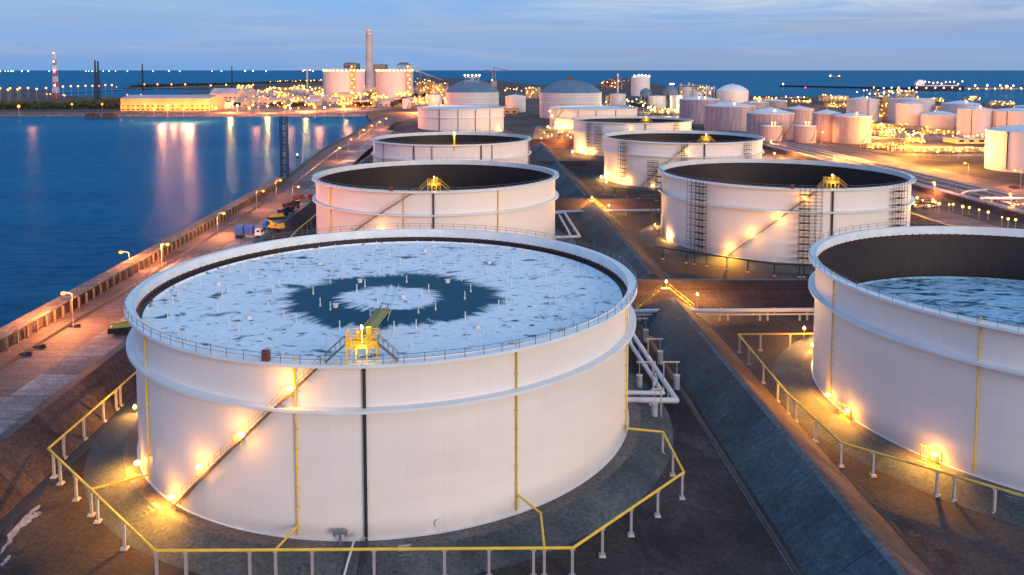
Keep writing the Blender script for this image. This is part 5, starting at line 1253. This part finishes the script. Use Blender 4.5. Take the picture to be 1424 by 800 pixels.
# side to side tint: deeper blue to the left, greyer to the right
c0 = mixc(nt, ramp(nt, sp.outputs[0], [(.0,(0,0,0)),(1,(1,1,1))]), c0, c0)
lf = nt.nodes.new('ShaderNodeMapRange'); nt.links.new(sp.outputs[0], lf.inputs[0]); lf.inputs[1].default_value = -.5; lf.inputs[2].default_value = .3; lf.inputs[3].default_value = .8; lf.inputs[4].default_value = 0
c0 = mixc(nt, lf.outputs[0], c0, (.085,.33,.74))
# streaky cloud
mp = nt.nodes.new('ShaderNodeMapping'); mp.inputs['Scale'].default_value = (2.6,2.6,42); nt.links.new(tc.outputs['Generated'], mp.inputs[0])
n1 = noise(nt, mp.outputs[0], 1.3, 7, .6, .6)
mp2 = nt.nodes.new('ShaderNodeMapping'); mp2.inputs['Scale'].default_value = (1.2,1.2,22); mp2.inputs['Location'].default_value = (3,1,.4); nt.links.new(tc.outputs['Generated'], mp2.inputs[0])
n2 = noise(nt, mp2.outputs[0], 1.5, 6, .55, .3)
hi_ = nt.nodes.new('ShaderNodeMapRange'); nt.links.new(el, hi_.inputs[0]); hi_.inputs[1].default_value = .045; hi_.inputs[2].default_value = .075
rt = nt.nodes.new('ShaderNodeMapRange'); nt.links.new(sp.outputs[0], rt.inputs[0]); rt.inputs[1].default_value = -.15; rt.inputs[2].default_value = .35
cl = math_(nt, 'MULTIPLY', math_(nt, 'MULTIPLY', ramp(nt, n1, [(.42,(0,0,0)),(.60,(1,1,1))]), hi_.outputs[0]), math_(nt, 'ADD', math_(nt, 'MULTIPLY', rt.outputs[0], .8), .12))
c1 = mixc(nt, math_(nt, 'MULTIPLY', ramp(nt, n2, [(.40,(0,0,0)),(.62,(1,1,1))]), math_(nt, 'ADD', .35, math_(nt, 'MULTIPLY', rt.outputs[0], .4))), c0, (.225,.315,.50))
n3 = noise(nt, mp.outputs[0], .8, 8, .65, 1.0)
c1 = mixc(nt, math_(nt, 'MULTIPLY', ramp(nt, n3, [(.50,(0,0,0)),(.68,(1,1,1))]), .45), c1, (.33,.43,.60))
c1 = mixc(nt, cl, c1, (.46,.55,.70))
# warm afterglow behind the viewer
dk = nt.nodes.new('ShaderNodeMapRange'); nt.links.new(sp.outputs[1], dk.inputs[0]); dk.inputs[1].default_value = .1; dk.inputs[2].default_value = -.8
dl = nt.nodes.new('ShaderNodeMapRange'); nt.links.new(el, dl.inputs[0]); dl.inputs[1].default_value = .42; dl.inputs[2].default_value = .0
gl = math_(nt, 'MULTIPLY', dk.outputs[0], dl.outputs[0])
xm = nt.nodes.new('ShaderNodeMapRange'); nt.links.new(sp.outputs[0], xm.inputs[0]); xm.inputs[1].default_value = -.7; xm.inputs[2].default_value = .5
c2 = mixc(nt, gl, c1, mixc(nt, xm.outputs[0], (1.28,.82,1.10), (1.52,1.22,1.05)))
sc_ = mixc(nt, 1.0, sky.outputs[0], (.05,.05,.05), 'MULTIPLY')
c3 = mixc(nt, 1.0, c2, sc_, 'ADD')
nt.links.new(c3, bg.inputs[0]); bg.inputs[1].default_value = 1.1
S = bpy.data.lights.new('sun', 'SUN'); S.energy = 1.65; S.angle = math.radians(18); S.color = (1.0,.79,.62); so = bpy.data.objects.new('sun', S); C.objects.link(so)
d = Vector((math.sin(sun_az)*math.cos(sun_el+.15), math.cos(sun_az)*math.cos(sun_el+.15), math.sin(sun_el+.15))); so.rotation_euler = d.to_track_quat('Z','Y').to_euler(); so.location = (0,0,200)
cd = bpy.data.cameras.new('camera'); cam = bpy.data.objects.new('camera', cd); C.objects.link(cam); cam.location = (0,0,H)
cam.rotation_euler = (PI/2-PITCH, 0, 0); cd.sensor_width = 36; cd.lens = 36*F/1424; cd.shift_y = -(400-PY0)/1424; cd.clip_start = .5; cd.clip_end = 400000
sc = bpy.context.scene; sc.camera = cam
sc.view_settings.view_transform = 'Standard'; sc.view_settings.look = 'None'; sc.view_settings.exposure = 0; sc.view_settings.gamma = 1
sc.render.engine = 'CYCLES'; sc.cycles.use_denoising = True; sc.cycles.max_bounces = 6; sc.cycles.diffuse_bounces = 2; sc.cycles.glossy_bounces = 2
sc.cycles.sample_clamp_indirect = 4; sc.cycles.use_light_tree = True; sc.cycles.caustics_reflective = False; sc.cycles.caustics_refractive = False
sc.render.film_transparent = False
